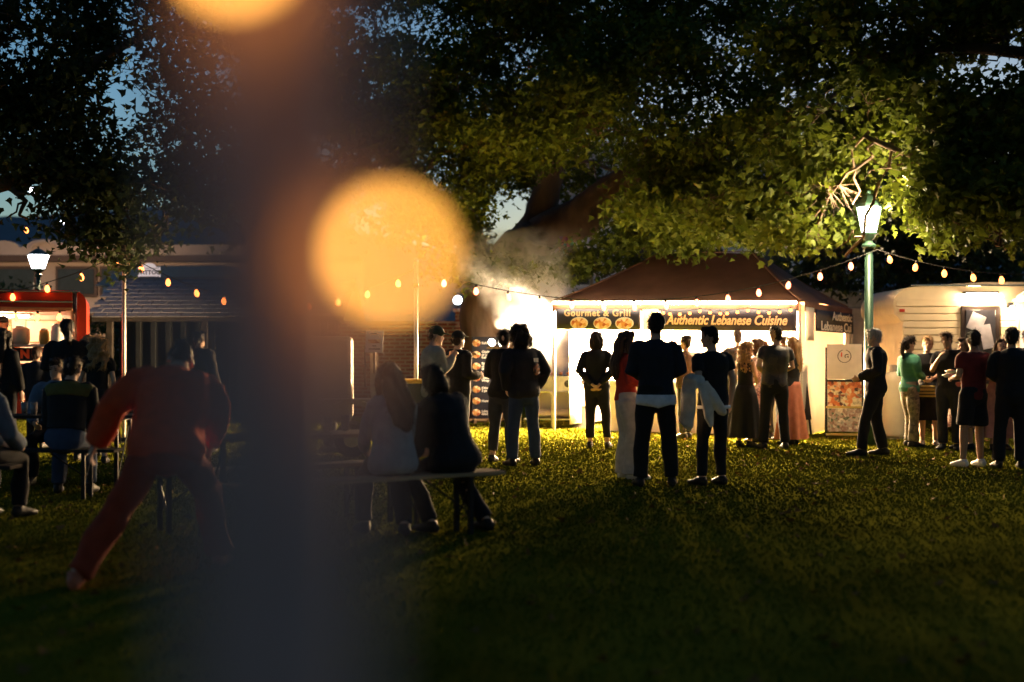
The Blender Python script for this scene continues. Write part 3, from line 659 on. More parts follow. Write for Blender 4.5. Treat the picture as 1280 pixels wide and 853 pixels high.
# flood lamp stand
b = Vector((at(620, 447, 25.2).x, 25.2, 0))
o = empty('flood_lamp_stand', b, 0, 'T-shaped wooden lamp stand with two glaring lamps by the menu board', 'lamp')
obj('mast', tube(B(), [(0, 0, 0), (0, 0, 1.55)], .028, 10), MATS['wood'], o); obj('crossbar', tube(B(), [(-.18, 0, 1.53), (.26, 0, 1.53)], .018, 8), MATS['wood'], o)
for a in range(3): obj('foot', tube(B(), [(0, 0, .25), (.3*math.cos(a*2.1+.4), .3*math.sin(a*2.1+.4), .015)], .014, 8), MATS['wood'], o)
for x, r in ((-.12, .075), (.12, .12)):
    h = obj('lamp_head', lathe(B(), [(.03, 0), (r*.6, .06), (r, .1), (r, .12)]), MATS['steel'], o); h.location = (x, 0, 1.6); h.rotation_euler = (R(75), 0, R(20))
    l = obj('lens', ball(B(), (0, 0, .11), (r*.95, r*.95, .04), 14), MATS['lamp_white'], h, True)
    obj('yoke', tube(B(), [(x, 0, 1.53), (x, 0, 1.62)], .012, 6), MATS['black_steel'], o)
spot_light('lamp_light', (.12, -.16, 1.66), 75, (1, .70, .38), .1, (.25, -1, -.38), 150, o)
# work lamp at the stall's front left corner, shining on the smoke
o = tw_empty('work_lamp', -WX-.06, 1.25, 0, 'blinding work lamp clamped to the stall side above the grill', 'lamp')
hd_ = obj('head', box(B(), (0, 0, 0), (.1, .2, .16), None, .015), MATS['black_steel'], o); hd_.location = (-.08, 0, 2.05); hd_.rotation_euler = (0, 0, R(27))
ln_ = obj('lens', box(B(), (-.06, 0, 0), (.02, .17, .13), None, .004), MATS['lamp_white'], hd_)
obj('clamp', box(B(), (.05, .0, 2.12), (.12, .05, .05), None, .004), MATS['black_steel'], o)
spot_light('lamp_light', (-.19, -.06, 2.05), 900, (1, .80, .56), .07, (-.891, -.40, -.22), 110, o)

def smoke_mat():
    m = bpy.data.materials.new('smoke'); m.use_nodes = True; nt = m.node_tree; nt.nodes.clear(); N = nt.nodes.new; K = nt.links.new
    out = N('ShaderNodeOutputMaterial'); v = N('ShaderNodeVolumePrincipled'); v.inputs['Color'].default_value = (.96, .94, .92, 1); v.inputs['Anisotropy'].default_value = .1
    tc = N('ShaderNodeTexCoord'); sp = N('ShaderNodeSeparateXYZ'); K(tc.outputs['Object'], sp.inputs[0])
    def ma(op, a, b, c=None):
        n = N('ShaderNodeMath'); n.operation = op
        for i, q in enumerate((a, b, c)):
            if q is None: continue
            if isinstance(q, (int, float)): n.inputs[i].default_value = q
            else: K(q, n.inputs[i])
        return n.outputs[0]
    x, y, z = sp.outputs
    ns = N('ShaderNodeTexNoise'); ns.inputs['Scale'].default_value = 1.3; ns.inputs['Detail'].default_value = 3; K(tc.outputs['Object'], ns.inputs['Vector'])
    wob = ma('MULTIPLY', ma('SUBTRACT', ns.outputs[0], .5), ma('MULTIPLY', z, .9))
    ax = ma('ADD', ma('ADD', x, ma('MULTIPLY', z, .27)), wob)
    r = ma('ADD', .38, ma('MULTIPLY', z, .42))
    d = ma('SQRT', ma('ADD', ma('MULTIPLY', ax, ax), ma('MULTIPLY', ma('MULTIPLY', y, y), 1.6)), 0)
    core = ma('MAXIMUM', ma('SUBTRACT', 1, ma('DIVIDE', d, r)), 0)
    n2 = N('ShaderNodeTexNoise'); n2.inputs['Scale'].default_value = 3.2; n2.inputs['Detail'].default_value = 6; n2.inputs['Roughness'].default_value = .6; n2.inputs['Distortion'].default_value = .7; K(tc.outputs['Object'], n2.inputs['Vector'])
    tex = ma('MAXIMUM', ma('MULTIPLY', ma('SUBTRACT', n2.outputs[0], .40), 4.5), 0)
    fade = ma('MAXIMUM', ma('SUBTRACT', 1, ma('DIVIDE', z, 2.8)), 0); low = ma('MINIMUM', ma('MULTIPLY', ma('MAXIMUM', z, 0), 5), 1)
    den = ma('MULTIPLY', ma('MULTIPLY', ma('MULTIPLY', ma('POWER', core, 1.1), tex), ma('MULTIPLY', fade, low)), 24)
    K(den, v.inputs['Density']); K(v.outputs[0], out.inputs['Volume']); return m
bm = B(); box(bm, (-.45, 0, 1.55), (3.9, 2.2, 3.12)); o = obj('smoke', bm, smoke_mat()); o.location = (gx-.25, 24.6, 1.02)
tag(o, 'thick lamplit smoke billowing up from the charcoal grill', 'smoke', kind='stuff')

# ------------------------------------------------------------------ festoon poles and strings
def pole(px, d, h, label, r=.032):
    b = Vector((at(px, 447, d).x, d, 0)); o = empty('festoon_pole', b, 0, label, 'pole')
    obj('shaft', tube(B(), [(0, 0, 0), (0, 0, h)], r, 14), MATS['pole_paint'], o, True); obj('cap', lathe(B(), [(r*1.2, 0), (r*1.2, .03), (r*.5, .05)], (0, 0, h)), MATS['steel'], o)
    obj('hook', tube(B(), [(0, 0, h-.08), (.07, 0, h-.06), (.09, 0, h-.1)], .008, 6), MATS['black_steel'], o); obj('base_plate', lathe(B(), [(.16, 0), (.16, .012), (.05, .02)]), MATS['black_steel'], o)
    boxo('ratchet_strap', (0, -.002, h-.35), (r*2.3, r*2.3, .06), MATS['black_steel'], o, bev=.003)
    return b+Vector((0, 0, h-.1))
BULB = lathe(B(), [(.010, -.135), (.028, -.122), (.040, -.092), (.034, -.055), (.018, -.028), (.014, -.02)], seg=12); bme = bpy.data.meshes.new('bulb'); BULB.to_mesh(bme); BULB.free()
SOCK = lathe(B(), [(.013, -.024), (.018, -.02), (.018, .02), (.008, .028)], seg=10); sme = bpy.data.meshes.new('socket'); SOCK.to_mesh(sme); SOCK.free(); sme.materials.append(MATS['cable'])
bme.materials.append(MATS['bulb_warm']); bme2 = bme.copy(); bme2.materials.clear(); bme2.materials.append(MATS['bulb_pink'])
def festoon(a, b, sag, n, label, me=bme, group='festoon light strings', t0=.06, t1=.94):
    o = empty('festoon_string', a, 0, label, 'string lights', group); pts = []
    for i in range(33):
        u = i/32; p = (b-a)*u; p.z -= sag*4*u*(1-u); pts.append(p)
    obj('cable', tube(B(), pts, .007, 5), MATS['cable'], o)
    for k in range(n):
        u = t0+(t1-t0)*k/max(1, n-1); p = (b-a)*u; p.z -= sag*4*u*(1-u)
        for nm, m_ in (('bulb', me), ('socket', sme)):
            q = bpy.data.objects.new(nm, m_); C.objects.link(q); q.parent = o; q.location = p+Vector((0, 0, -.02)); q.rotation_euler = (random.uniform(-.15, .15), random.uniform(-.2, .2), 0)
A = pole(155, 20, 3.08, 'slender lit pole carrying festoon lights in front of the shed')
D = pole(520, 19, 2.76, 'slender lit pole with festoon lights behind the two seated women')
# street lamps
def lantern(b, h, label, power, w=.42, sgn=-1):
    o = empty('street_lamp', b, 0, label, 'street lamp')
    obj('post', tube(B(), [(0, 0, 0), (0, 0, .5), (0, 0, .55), (0, 0, h-.5)], [.11, .10, .075, .062], 14), MATS['green_iron'], o, True)
    obj('collar', lathe(B(), [(.08, 0), (.11, .03), (.11, .06), (.06, .1)], (0, 0, h-.62)), MATS['green_iron'], o)
    obj('cradle', lathe(B(), [(.05, 0), (w*.34, .1), (w*.36, .13), (.05, .14)], (0, 0, h-.5)), MATS['green_iron'], o)
    obj('glass', lathe(B(), [(w*.3, 0), (w*.5, .36), (w*.48, .37)], (0, 0, h-.36), 6), MATS['lantern_glass'], o)
    rf = obj('roof', lathe(B(), [(w*.56, 0), (w*.5, .05), (w*.2, .17), (.04, .2)], (0, 0, h+.015), 6), MATS['green_iron'], o); obj('finial', ball(B(), (0, 0, h+.25), .035, 8), MATS['green_iron'], rf)
    for k in range(6):
        a = k*math.pi/3; obj('glazing_bar', tube(B(), [(w*.31*math.cos(a), w*.31*math.sin(a), h-.36), (w*.51*math.cos(a), w*.51*math.sin(a), h+.01)], .01, 5), MATS['green_iron'], o)
    point_light('lamp_light', (0, sgn*w*.62, h-.12), power, (1, .72, .42), .2, o)
LB = Vector((at(1086, 447, 19.6).x, 19.6, 0))
lantern(LB, 3.62, 'green iron lamp post with white lantern among leaves beside the stall', 105, .37)
lantern(Vector((at(48, 447, 38).x, 38, 0)), 4.35, 'white glowing park lantern above the red trailer roof', 150, .62, 1)
Lp = LB+Vector((.1, -.12, 2.98))
festoon(A, at(-40, 372, 19.5), .12, 5, 'festoon string of warm bulbs above the red trailer roof')
festoon(A, D, .62, 10, 'festoon string of warm bulbs between both slender poles over the shed')
festoon(D, Lp, .62, 14, 'long festoon string of pinkish bulbs along the front of the brown stall roof', bme2)
festoon(Lp, at(1340, 340, 18.6), .16, 7, 'festoon string of warm bulbs from lamp post over the white caravan')
festoon(at(20, 280, 26), at(250, 255, 24), .25, 3, 'high festoon string of few bulbs behind the dark tree twigs')

# bunting ribbons
o = empty('ribbon_bunch', at(708, 296, 25.6), 0, 'bunch of cyan, yellow, pink and green ribbons hanging from the limb', 'ribbons')
for i, (col, dx, ln) in enumerate((((.05, .45, .6), -.03, .42), ((.75, .6, .1), .02, .34), ((.75, .15, .4), .08, .72), ((.08, .45, .25), .15, .52), ((.6, .15, .12), -.18, .8), ((.3, .15, .5), -.3, .7))):
    bm = B(); n = 8; prev = None
    for k in range(n+1):
        z = -ln*k/n; x = dx*(.3+k/n)+.03*math.sin(k*1.1+i*2); y = .03*math.cos(k*.9+i)
        cur = [bm.verts.new((x-.035, y, z)), bm.verts.new((x+.035, y+.02*math.sin(k+i), z))]
        if prev: bm.faces.new((prev[0], prev[1], cur[1], cur[0]))
        prev = cur
    obj('ribbon', bm, M('ribbon%d' % i, col, .7, .1), o).modifiers.new('s', 'SOLIDIFY').thickness = .003

# ------------------------------------------------------------------ white caravan (right)
cx = at(1117, 447, 22.4).x
o = empty('caravan', (cx, 22.4, 0), 0, 'cream ribbed caravan with dark window and lit serving hatch', 'caravan')
prof = [(.16, .45), (.16, 1.95), (.09, 2.03), (.02, 2.10), (.0, 2.20), (.0, 2.28), (.02, 2.37), (.07, 2.45), (.15, 2.52), (.27, 2.565), (.5, 2.60), (1.6, 2.66), (4.2, 2.66), (4.2, .45)]
obj('body', prism(B(), prof, .02, 2.1), MATS['cream_panel'], o)
z = .48
while z < 2.5:
    xa = .165 if z < 2.08 else .04; xb = 1.17
    if z > 2.3: break
    boxo('cladding_panel', ((xa+xb)/2, 0, z+.06), (xb-xa, .025, .112), MATS['cream_panel'], o, bev=.008)
    boxo('cladding_panel', (2.0, 0, z+.06), (.26, .025, .112), MATS['cream_panel'], o, bev=.008)
    z += .125
M('window_frame', (.03, .02, .018), .4, .2); M('chrome', (.7, .68, .64), .2, .05, metal=1.0)
f = boxo('window', (1.50, -.03, 1.56), (.66, .06, 1.36), MATS['window_frame'], o); boxo('pane', (1.50, -.065, 1.56), (.52, .02, 1.22), MATS['dark_glass'], f)
M('pane_sticker', (.35, .33, .38), .4, .3, 5); boxo('sticker', (1.42, -.08, 1.95), (.26, .008, .3), MATS['pane_sticker'], f, Matrix.Rotation(.4, 3, 'Y')); boxo('sticker', (1.6, -.081, 1.7), (.2, .008, .42), MATS['pane_sticker'], f, Matrix.Rotation(-.2, 3, 'Y'))  # two tilted grey patches on the dark pane
boxo('marker_light', (.14, -.02, 2.16), (.09, .05, .055), M('red_lens', (.5, .04, .02), .3), o)
boxo('roof_seam', (2.1, -.015, 2.6), (3.6, .03, .03), MATS['chrome'], o)
h = boxo('serving_hatch', (2.8, -.02, 1.7), (1.3, .05, .9), M('hatch_glow', (1, .82, .6), emit=.6), o)
for x in (2.16, 2.8, 3.44): boxo('mullion', (x, -.055, 1.7), (.04, .03, .9), MATS['cream_panel'], h)
bm = B(); box(bm, (2.75, -.42, 2.42), (1.4, .8, .03), Matrix.Rotation(R(-14), 3, 'X')); obj('hatch_flap', bm, MATS['cream_panel'], o)
bm = B(); prism(bm, [(2.02, 2.36), (2.2, 2.52), (2.36, 2.38)], -.25, -.2); obj('flap_bracket', bm, MATS['black_steel'], o)
boxo('shelf', (2.8, -.16, 1.2), (1.4, .3, .03), MATS['plank'], o)
for x in (1.4, 2.9):
    wv = obj('wheel', lathe(B(), [(.30, -.09), (.33, -.06), (.33, .06), (.30, .09)], seg=24), MATS['rubber'], o); wv.location = (x, .16, .33); wv.rotation_euler = (R(90), 0, 0)
    obj('rim', lathe(B(), [(.19, .08), (.2, .095), (.08, .11)], seg=20), MATS['chrome'], wv)
boxo('skirt', (2.2, .05, .40), (3.8, .03, .14), MATS['cream_panel'], o)
k = empty('caravan_lamp', (cx+1.5, 22.28, 2.44), 0, 'strip lamp glaring above the dark caravan window', 'lamp')
obj('housing', box(B(), (0, .05, .03), (.6, .1, .04), None, .005), MATS['black_steel'], k); obj('tube', tube(B(), [(-.27, -.01, -.01), (.27, -.01, -.01)], .022, 8), MATS['lamp_white'], k)
point_light('lamp_light', (0, -.07, -.06), 9, (1, .68, .36), .1, k)
k = empty('caravan_lamp', (cx+2.02, 22.28, 2.2), 0, 'small wall lamp between the caravan window and serving hatch', 'lamp')
obj('housing', box(B(), (0, .06, .05), (.08, .1, .1), None, .005), MATS['black_steel'], k); obj('bulb', ball(B(), (0, -.02, -.02), (.04, .04, .06), 12), MATS['lamp_white'], k)
point_light('lamp_light', (0, -.08, -.05), 4, (1, .68, .36), .06, k)
# gas bottle
c = gr(1118, 549)
o = empty('gas_cylinder', c, 0, 'tall cream gas cylinder standing at the caravan end', 'gas cylinder')
obj('tank', lathe(B(), [(.17, .03), (.185, .06), (.19, .1), (.19, .95), (.17, 1.04), (.11, 1.10), (.05, 1.12)], seg=24), MATS['cream_panel'], o, True)
obj('foot_ring', lathe(B(), [(.17, 0), (.17, .05), (.15, .05)]), MATS['steel'], o); obj('valve', tube(B(), [(0, 0, 1.11), (0, 0, 1.2)], .025, 8), MATS['steel'], o); obj('collar', lathe(B(), [(.085, 1.1), (.09, 1.1), (.09, 1.22), (.085, 1.22)]), MATS['steel'], o)
obj('hose', tube(B(), [(0, 0, 1.17), (.12, .05, 1.22), (.25, .2, 1.1), (.3, .3, .8)], .012, 6), MATS['cable'], o)
# white van between stall and caravan
o = empty('parked_trailer', (at(1078, 447, 25.5).x, 25.5, 0), 0, 'white trailer with vertical ribs and round black vent behind the lamp post', 'trailer')
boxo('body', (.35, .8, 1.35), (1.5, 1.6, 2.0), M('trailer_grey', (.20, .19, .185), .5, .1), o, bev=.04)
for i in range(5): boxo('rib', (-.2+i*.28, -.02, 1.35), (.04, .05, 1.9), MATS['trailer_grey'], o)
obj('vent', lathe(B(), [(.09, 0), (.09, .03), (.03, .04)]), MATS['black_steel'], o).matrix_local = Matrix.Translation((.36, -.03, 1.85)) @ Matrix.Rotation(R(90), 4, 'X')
wv = obj('wheel', lathe(B(), [(.26, -.08), (.3, -.05), (.3, .05), (.26, .08)], seg=20), MATS['rubber'], o); wv.location = (.35, .05, .3); wv.rotation_euler = (R(90), 0, 0); obj('rim', lathe(B(), [(.16, .075), (.06, .09)]), MATS['steel'], wv)

# ------------------------------------------------------------------ red doughnut trailer (left)
xr = at(108, 447, 20).x
def DW(x, y, z): return Vector((xr, 20, 0))+Matrix.Rotation(R(17), 3, 'Z') @ Vector((x, y, z))
o = empty('donut_trailer', (xr, 20, 0), R(17), 'red rounded food trailer with lit hatch and DONUTS lettering', 'trailer')
def rprof(x0, x1, z0, z1, r):
    return [(x0, z0), (x1, z0), (x1, z1-r)]+[(x1-r+r*math.cos(a), z1-r+r*math.sin(a)) for a in np.linspace(0, math.pi/2, 7)][1:]+[(x0, z1)]
obj('lower_body', prism(B(), [(-4, .4), (0, .4), (0, 1.24), (-4, 1.24)], 0, 2.0), MATS['red_panel'], o)
obj('end_panel', prism(B(), [(-.14, 1.24), (0, 1.24)]+rprof(-1, 0, 1.24, 2.38, .2)[2:-1]+[(-.14, 2.38)], 0, 2.0), MATS['red_panel'], o)
obj('roof_band', prism(B(), [(-4, 2.11), (-.21, 2.11), (-.21, 2.38), (-4, 2.38)], -.03, 2.0), MATS['red_panel'], o)
boxo('trim', (-2.1, -.05, 2.2), (3.8, .03, .03), MATS['chrome'], o); boxo('trim', (-2.0, -.02, 2.36), (3.8, .05, .02), MATS['chrome'], o)
boxo('hatch_edge', (-2.1, -.06, 2.09), (3.8, .04, .05), MATS['wood'], o)
boxo('back_wall', (-2.1, 1.9, 1.6), (3.8, .04, 1.1), MATS['white_canvas'], o); boxo('ceiling', (-2.1, 1, 2.07), (3.8, 1.9, .03), MATS['white_canvas'], o); boxo('inner_end', (-.23, 1, 1.66), (.03, 1.8, .8), MATS['white_canvas'], o)
boxo('counter', (-2.1, -.14, 1.52), (3.7, .34, .04), MATS['steel'], o)
boxo('name_board', (-2.1, -.12, 1.385), (3.7, .04, .2), MATS['banner'], o)
text('DONUTS', .17, MATS['red_letter'], o, (-.86, -.147, 1.385), bold=.012, space=1.35)
for x in (-3.6, -2.6, -1.6, -.6): boxo('side_panel', (x, -.015, .82), (.94, .03, .78), MATS['red_panel'], o, bev=.01)
wv = obj('wheel', lathe(B(), [(.27, -.09), (.31, -.06), (.31, .06), (.27, .09)], seg=24), MATS['rubber'], o); wv.location = (-1.9, .05, .31); wv.rotation_euler = (R(90), 0, 0); obj('rim', lathe(B(), [(.18, .08), (.06, .1)]), MATS['chrome'], wv)
k = empty('trailer_lamp', DW(-1.3, .9, 2.0), R(17), 'lit ceiling lamp inside the red doughnut trailer', 'lamp'); obj('housing', box(B(), (0, 0, .035), (.9, .12, .03), None, .004), MATS['steel'], k); obj('tube', tube(B(), [(-.4, 0, 0), (.4, 0, 0)], .018, 8), MATS['led_white'], k)
point_light('lamp_light', (0, 0, -.06), 20, (1, .62, .32), .12, k)
festoon(DW(-1.75, -.12, 2.08), DW(-.3, -.12, 2.06), .02, 5, 'row of warm bulbs hung inside the red trailer hatch')
for x, y, z, hh, rr, mt, nm, lab in ((-.42, .1, 1.54, .30, .1, 'white_letter', 'paper_cup_stack', 'tall stack of paper cups at the red trailer hatch corner'), (-.62, .2, 1.54, .22, .08, 'gold_bar', 'syrup_jar', 'amber jar on the doughnut trailer counter'), (-.95, .2, 1.54, .26, .13, 'cream_panel', 'batter_drum', 'squat pale drum on the doughnut trailer counter'), (-1.3, .3, 1.54, .2, .12, 'sign_cream', 'mixing_bowl', 'wide pale bowl on the doughnut trailer counter')):
    k = empty(nm, DW(x, y-.25, z), R(17), lab, 'container'); obj('vessel', lathe(B(), [(rr*.8, 0), (rr, hh*.3), (rr*.95, hh*.9), (rr*.6, hh)]), MATS[mt], k, True); obj('lid', lathe(B(), [(rr*.65, hh), (rr*.65, hh+.02), (.02, hh+.03)]), MATS['steel'], k)
for i, (x, lab) in enumerate(((-.75, 'pale price poster on the trailer back wall beside the end panel'), (-1.5, 'wide poster of doughnuts on the trailer back wall'))):
    k = empty('poster', DW(x, 1.86, 1.78), R(17), lab, 'poster'); boxo('sheet', (0, 0, 0), (.5, .01, .35), MATS['print_food'] if i else MATS['sign_cream'], k); boxo('frame', (0, .008, 0), (.54, .012, .39), MATS['wood'], k)

# ------------------------------------------------------------------ small white coffee trailer, sign, wheelie bin
o = empty('coffee_trailer', (at(440, 447, 17).x, 17, 0), R(6), 'small white horse-box coffee trailer with arched mudguard', 'trailer')
M('white_paint', (.42, .36, .29), .45, .08)
obj('body', box(B(), (-.75, .6, 1.05), (1.5, 1.1, 1.15), None, .06), MATS['white_paint'], o)
obj('mudguard', prism(B(), [(.3*math.cos(a)*1.35, .45+.33*math.sin(a)) for a in np.linspace(0, math.pi, 12)]+[(.26*math.cos(a)*1.3, .45+.27*math.sin(a)) for a in np.linspace(math.pi, 0, 12)], -.16, .06), MATS['white_paint'], o)
wv = obj('wheel', lathe(B(), [(.2, -.07), (.24, -.05), (.24, .05), (.2, .07)], seg=20), MATS['rubber'], o); wv.location = (0, -.03, .26); wv.rotation_euler = (R(90), 0, 0); obj('rim', lathe(B(), [(.14, .065), (.05, .08)]), MATS['steel'], wv)
pts = [(.24, 1.55), (.34, 1.55), (.36, 1.1), (.42, .85), (.55, .68), (.5, .45), (.38, .3), (.3, .5), (.24, .9)]
obj('swan_neck', prism(B(), pts, -.1, .02), MATS['white_paint'], o)
obj('prop_strut', tube(B(), [(.18, -.12, .95), (.17, -.12, 1.5)], .012, 6), MATS['black_steel'], o); boxo('grab_handle', (.17, -.14, 1.15), (.03, .04, .22), MATS['black_steel'], o); boxo('serving_shelf', (-.1, -.15, .78), (.7, .25, .03), MATS['white_paint'], o)
c = at(468, 427, 16.8)
o = empty('paper_sign', (c.x, 16.8, c.z), 0, 'white paper price sign fixed above the coffee trailer neck', 'sign')
boxo('sheet', (0, -.01, 0), (.23, .008, .29), MATS['sign_white'], o, Matrix.Rotation(.04, 3, 'Y'), .001); boxo('picture', (.0, -.018, .0), (.16, .006, .05), MATS['print_food'], o, None, .001)
for z, wd in ((.1, .08), (-.06, .05), (-.1, .15)): boxo('print_line', (0, -.018, z), (wd, .006, .012), MATS['dark_letter'], o, None, .001)
boxo('backing', (0, .01, -.14), (.035, .02, .56), MATS['wood'], o)
c = Vector((at(505, 447, 17.8).x, 17.8, 0))
o = empty('wheelie_bin', c, R(10), 'dark recycling wheelie bin with yellow lid by the lit pole', 'bin')
bm = B(); prism(bm, [(-.2, .06), (.2, .06), (.25, .98), (-.25, .98)], -.27, .27); obj('tub', bm, M('bin_green', (.02, .03, .025), .5, .2), o)
obj('lid', box(B(), (0, -.02, 1.01), (.56, .62, .06), None, .02), M('bin_yellow', (.62, .38, .03), .5, .1), o); obj('handle', tube(B(), [(-.22, .33, .98), (.22, .33, .98)], .016, 8), MATS['black_steel'], o)
for s in (-1, 1):
    q = obj('wheel', lathe(B(), [(.08, -.02), (.1, -.015), (.1, .015), (.08, .02)]), MATS['rubber'], o); q.location = (s*.2, .27, .1); q.rotation_euler = (0, R(90), 0)

# ------------------------------------------------------------------ beer benches and tables
def bench(right, dirv, ln, label, h=.47, pm='plank', wd=.27, planks=1, name='bench', cat='bench', group='folding beer garden furniture'):
    a = math.atan2(-dirv[1], -dirv[0]); c = Vector((*right, 0))+Vector((*dirv, 0))*ln/2
    o = empty(name, c, a, label, cat, group)
    for p in range(planks):
        yy = (p-(planks-1)/2)*(wd/planks); boxo('plank', (0, yy, h-.015), (ln, wd/planks-.006, .03), MATS[pm], o, bev=.004)
    for s in (-1, 1):
        x = s*(ln/2-.3)
        for q in (-1, 1): boxo('leg', (x, q*(wd/2-.03), (h-.03)/2), (.035, .035, h-.03), MATS['black_steel'], o, bev=.002)
        for q in (-1, 1): obj('brace', tube(B(), [(x, q*(wd/2-.04), .1), (x, -q*(wd/2-.04), h-.1)], .008, 6), MATS['black_steel'], o)
        boxo('cross_bar', (x, 0, h-.045), (.04, wd-.04, .025), MATS['black_steel'], o, bev=.002); obj('stay', tube(B(), [(x, 0, h*.4), (x-s*.35, 0, h-.04)], .007, 6), MATS['black_steel'], o)
    return o
DV = Vector((-.834, -.551)); NV = Vector((-.551, .834))
bench((-.12, 9.94), DV, 2.2, 'long folding plank bench carrying the two seated women')
bench((-1.08, 10.85), DV, 2.2, 'empty plank bench on the far side of the women\'s table')
bench((-.62, 10.42), DV, 2.2, 'long folding plank table in front of the two seated women', .76, 'plank', .5, 3, 'folding_table', 'table')
def cup(p, label, mt='clear_cup', h=.12, r=.036, lit=False):
    k = empty('candle_jar' if lit else 'drink_cup', p, 0, label, 'candle' if lit else 'cup', 'things on the beer tables')
    M('clear_cup', (.6, .58, .55), .1, .05, trans=.7)
    obj('cup', lathe(B(), [(r*.75, 0), (r, h), (r*.92, h), (r*.7, .012)]), MATS[mt], k, True)
    if lit: obj('flame', ball(B(), (0, 0, h*.55), (.012, .012, .028), 8), MATS['candle'], k)
    else: obj('rim', lathe(B(), [(r*.99, h-.004), (r*1.04, h), (r*.99, h+.005)]), MATS[mt], k)
tb = Vector((-.62, 10.42, .762))
for u, v, lab in ((1.0, -.1, 'clear drink cup on the women\'s table nearest the blonde woman'), (.75, .12, 'clear drink cup on the far edge of the women\'s table'), (1.35, .05, 'clear drink cup standing alone at the middle of the women\'s table')):
    cup(tb+Vector((DV.x*u+NV.x*v, DV.y*u+NV.y*v, 0)), lab)
bench((-3.75, 12.2), (-1, 0), 2.2, 'dark plank bench under the person in olive-yoked shirt', pm='dark_wood')
bench((-3.65, 13.0), (-1, 0), 2.2, 'plank table with cups and candle before the red trailer', .76, 'dark_wood', .5, 3, 'folding_table', 'table')
for x, y, lab, lit in ((-4.62, 12.9, 'small lit candle jar glowing on the table before the red trailer', True), (-4.8, 12.85, 'clear drink cup beside the candle jar', False), (-4.95, 13.0, 'clear drink cup behind the denim-jacketed person', False), (-4.72, 13.1, 'clear drink cup on the far edge past the candle jar', False)):
    cup(Vector((x, y, .762)), lab, lit=lit)

# ------------------------------------------------------------------ festoon pole right beside the viewer
dn = .40
b = Vector((at(340, 447, dn).x, dn+.01, 0))
o = empty('festoon_pole', b, 0, 'slender pale pole very close by, its bulb glowing as a large blurred disc', 'pole')
obj('shaft', tube(B(), [(0, 0, 0), (0, 0, 2.7)], .030, 24), MATS['pole_near'], o, True); obj('cap', lathe(B(), [(.03, 0), (.03, .03), (.012, .05)], (0, 0, 2.7)), MATS['steel'], o)
obj('base_plate', lathe(B(), [(.16, 0), (.16, .012), (.05, .02)]), MATS['black_steel'], o)
for px, py, dd, lab in ((488, 315, .385, 'small glowing amber bulb dangling beside the close pale pole'), (292, -71, .362, 'small glowing amber bulb tied high on the close pale pole')):
    p = at(px, py, dd); k = empty('festoon_bulb', p, 0, lab, 'bulb', 'bulbs on the close pole')
    obj('filament_globe', ball(B(), (0, 0, 0), .0046, 14), MATS['filament_near'], k, True); obj('socket', tube(B(), [(0, 0, .0045), (0, 0, .02)], .004, 8), MATS['cable'], k)
    obj('lead', tube(B(), [(0, 0, .02), ((b.x-p.x)*.4, .002, .05), (b.x-p.x+.02, b.y-p.y-.02, .11)], .0012, 6), MATS['cable'], k)

# ------------------------------------------------------------------ people
PEND = []
def grow(name, bm, mat, parent, vox, wr=0., hair=0, dec=0., seed=0, it=3):
    o = obj(name, bm, mat, parent)
    r = o.modifiers.new('r', 'REMESH'); r.mode = 'VOXEL'; r.voxel_size = vox; r.use_smooth_shade = True
    s = o.modifiers.new('s', 'SMOOTH'); s.factor = .5; s.iterations = it
    if dec: d = o.modifiers.new('d', 'DECIMATE'); d.ratio = dec
    PEND.append((o, wr, hair, seed)); return o

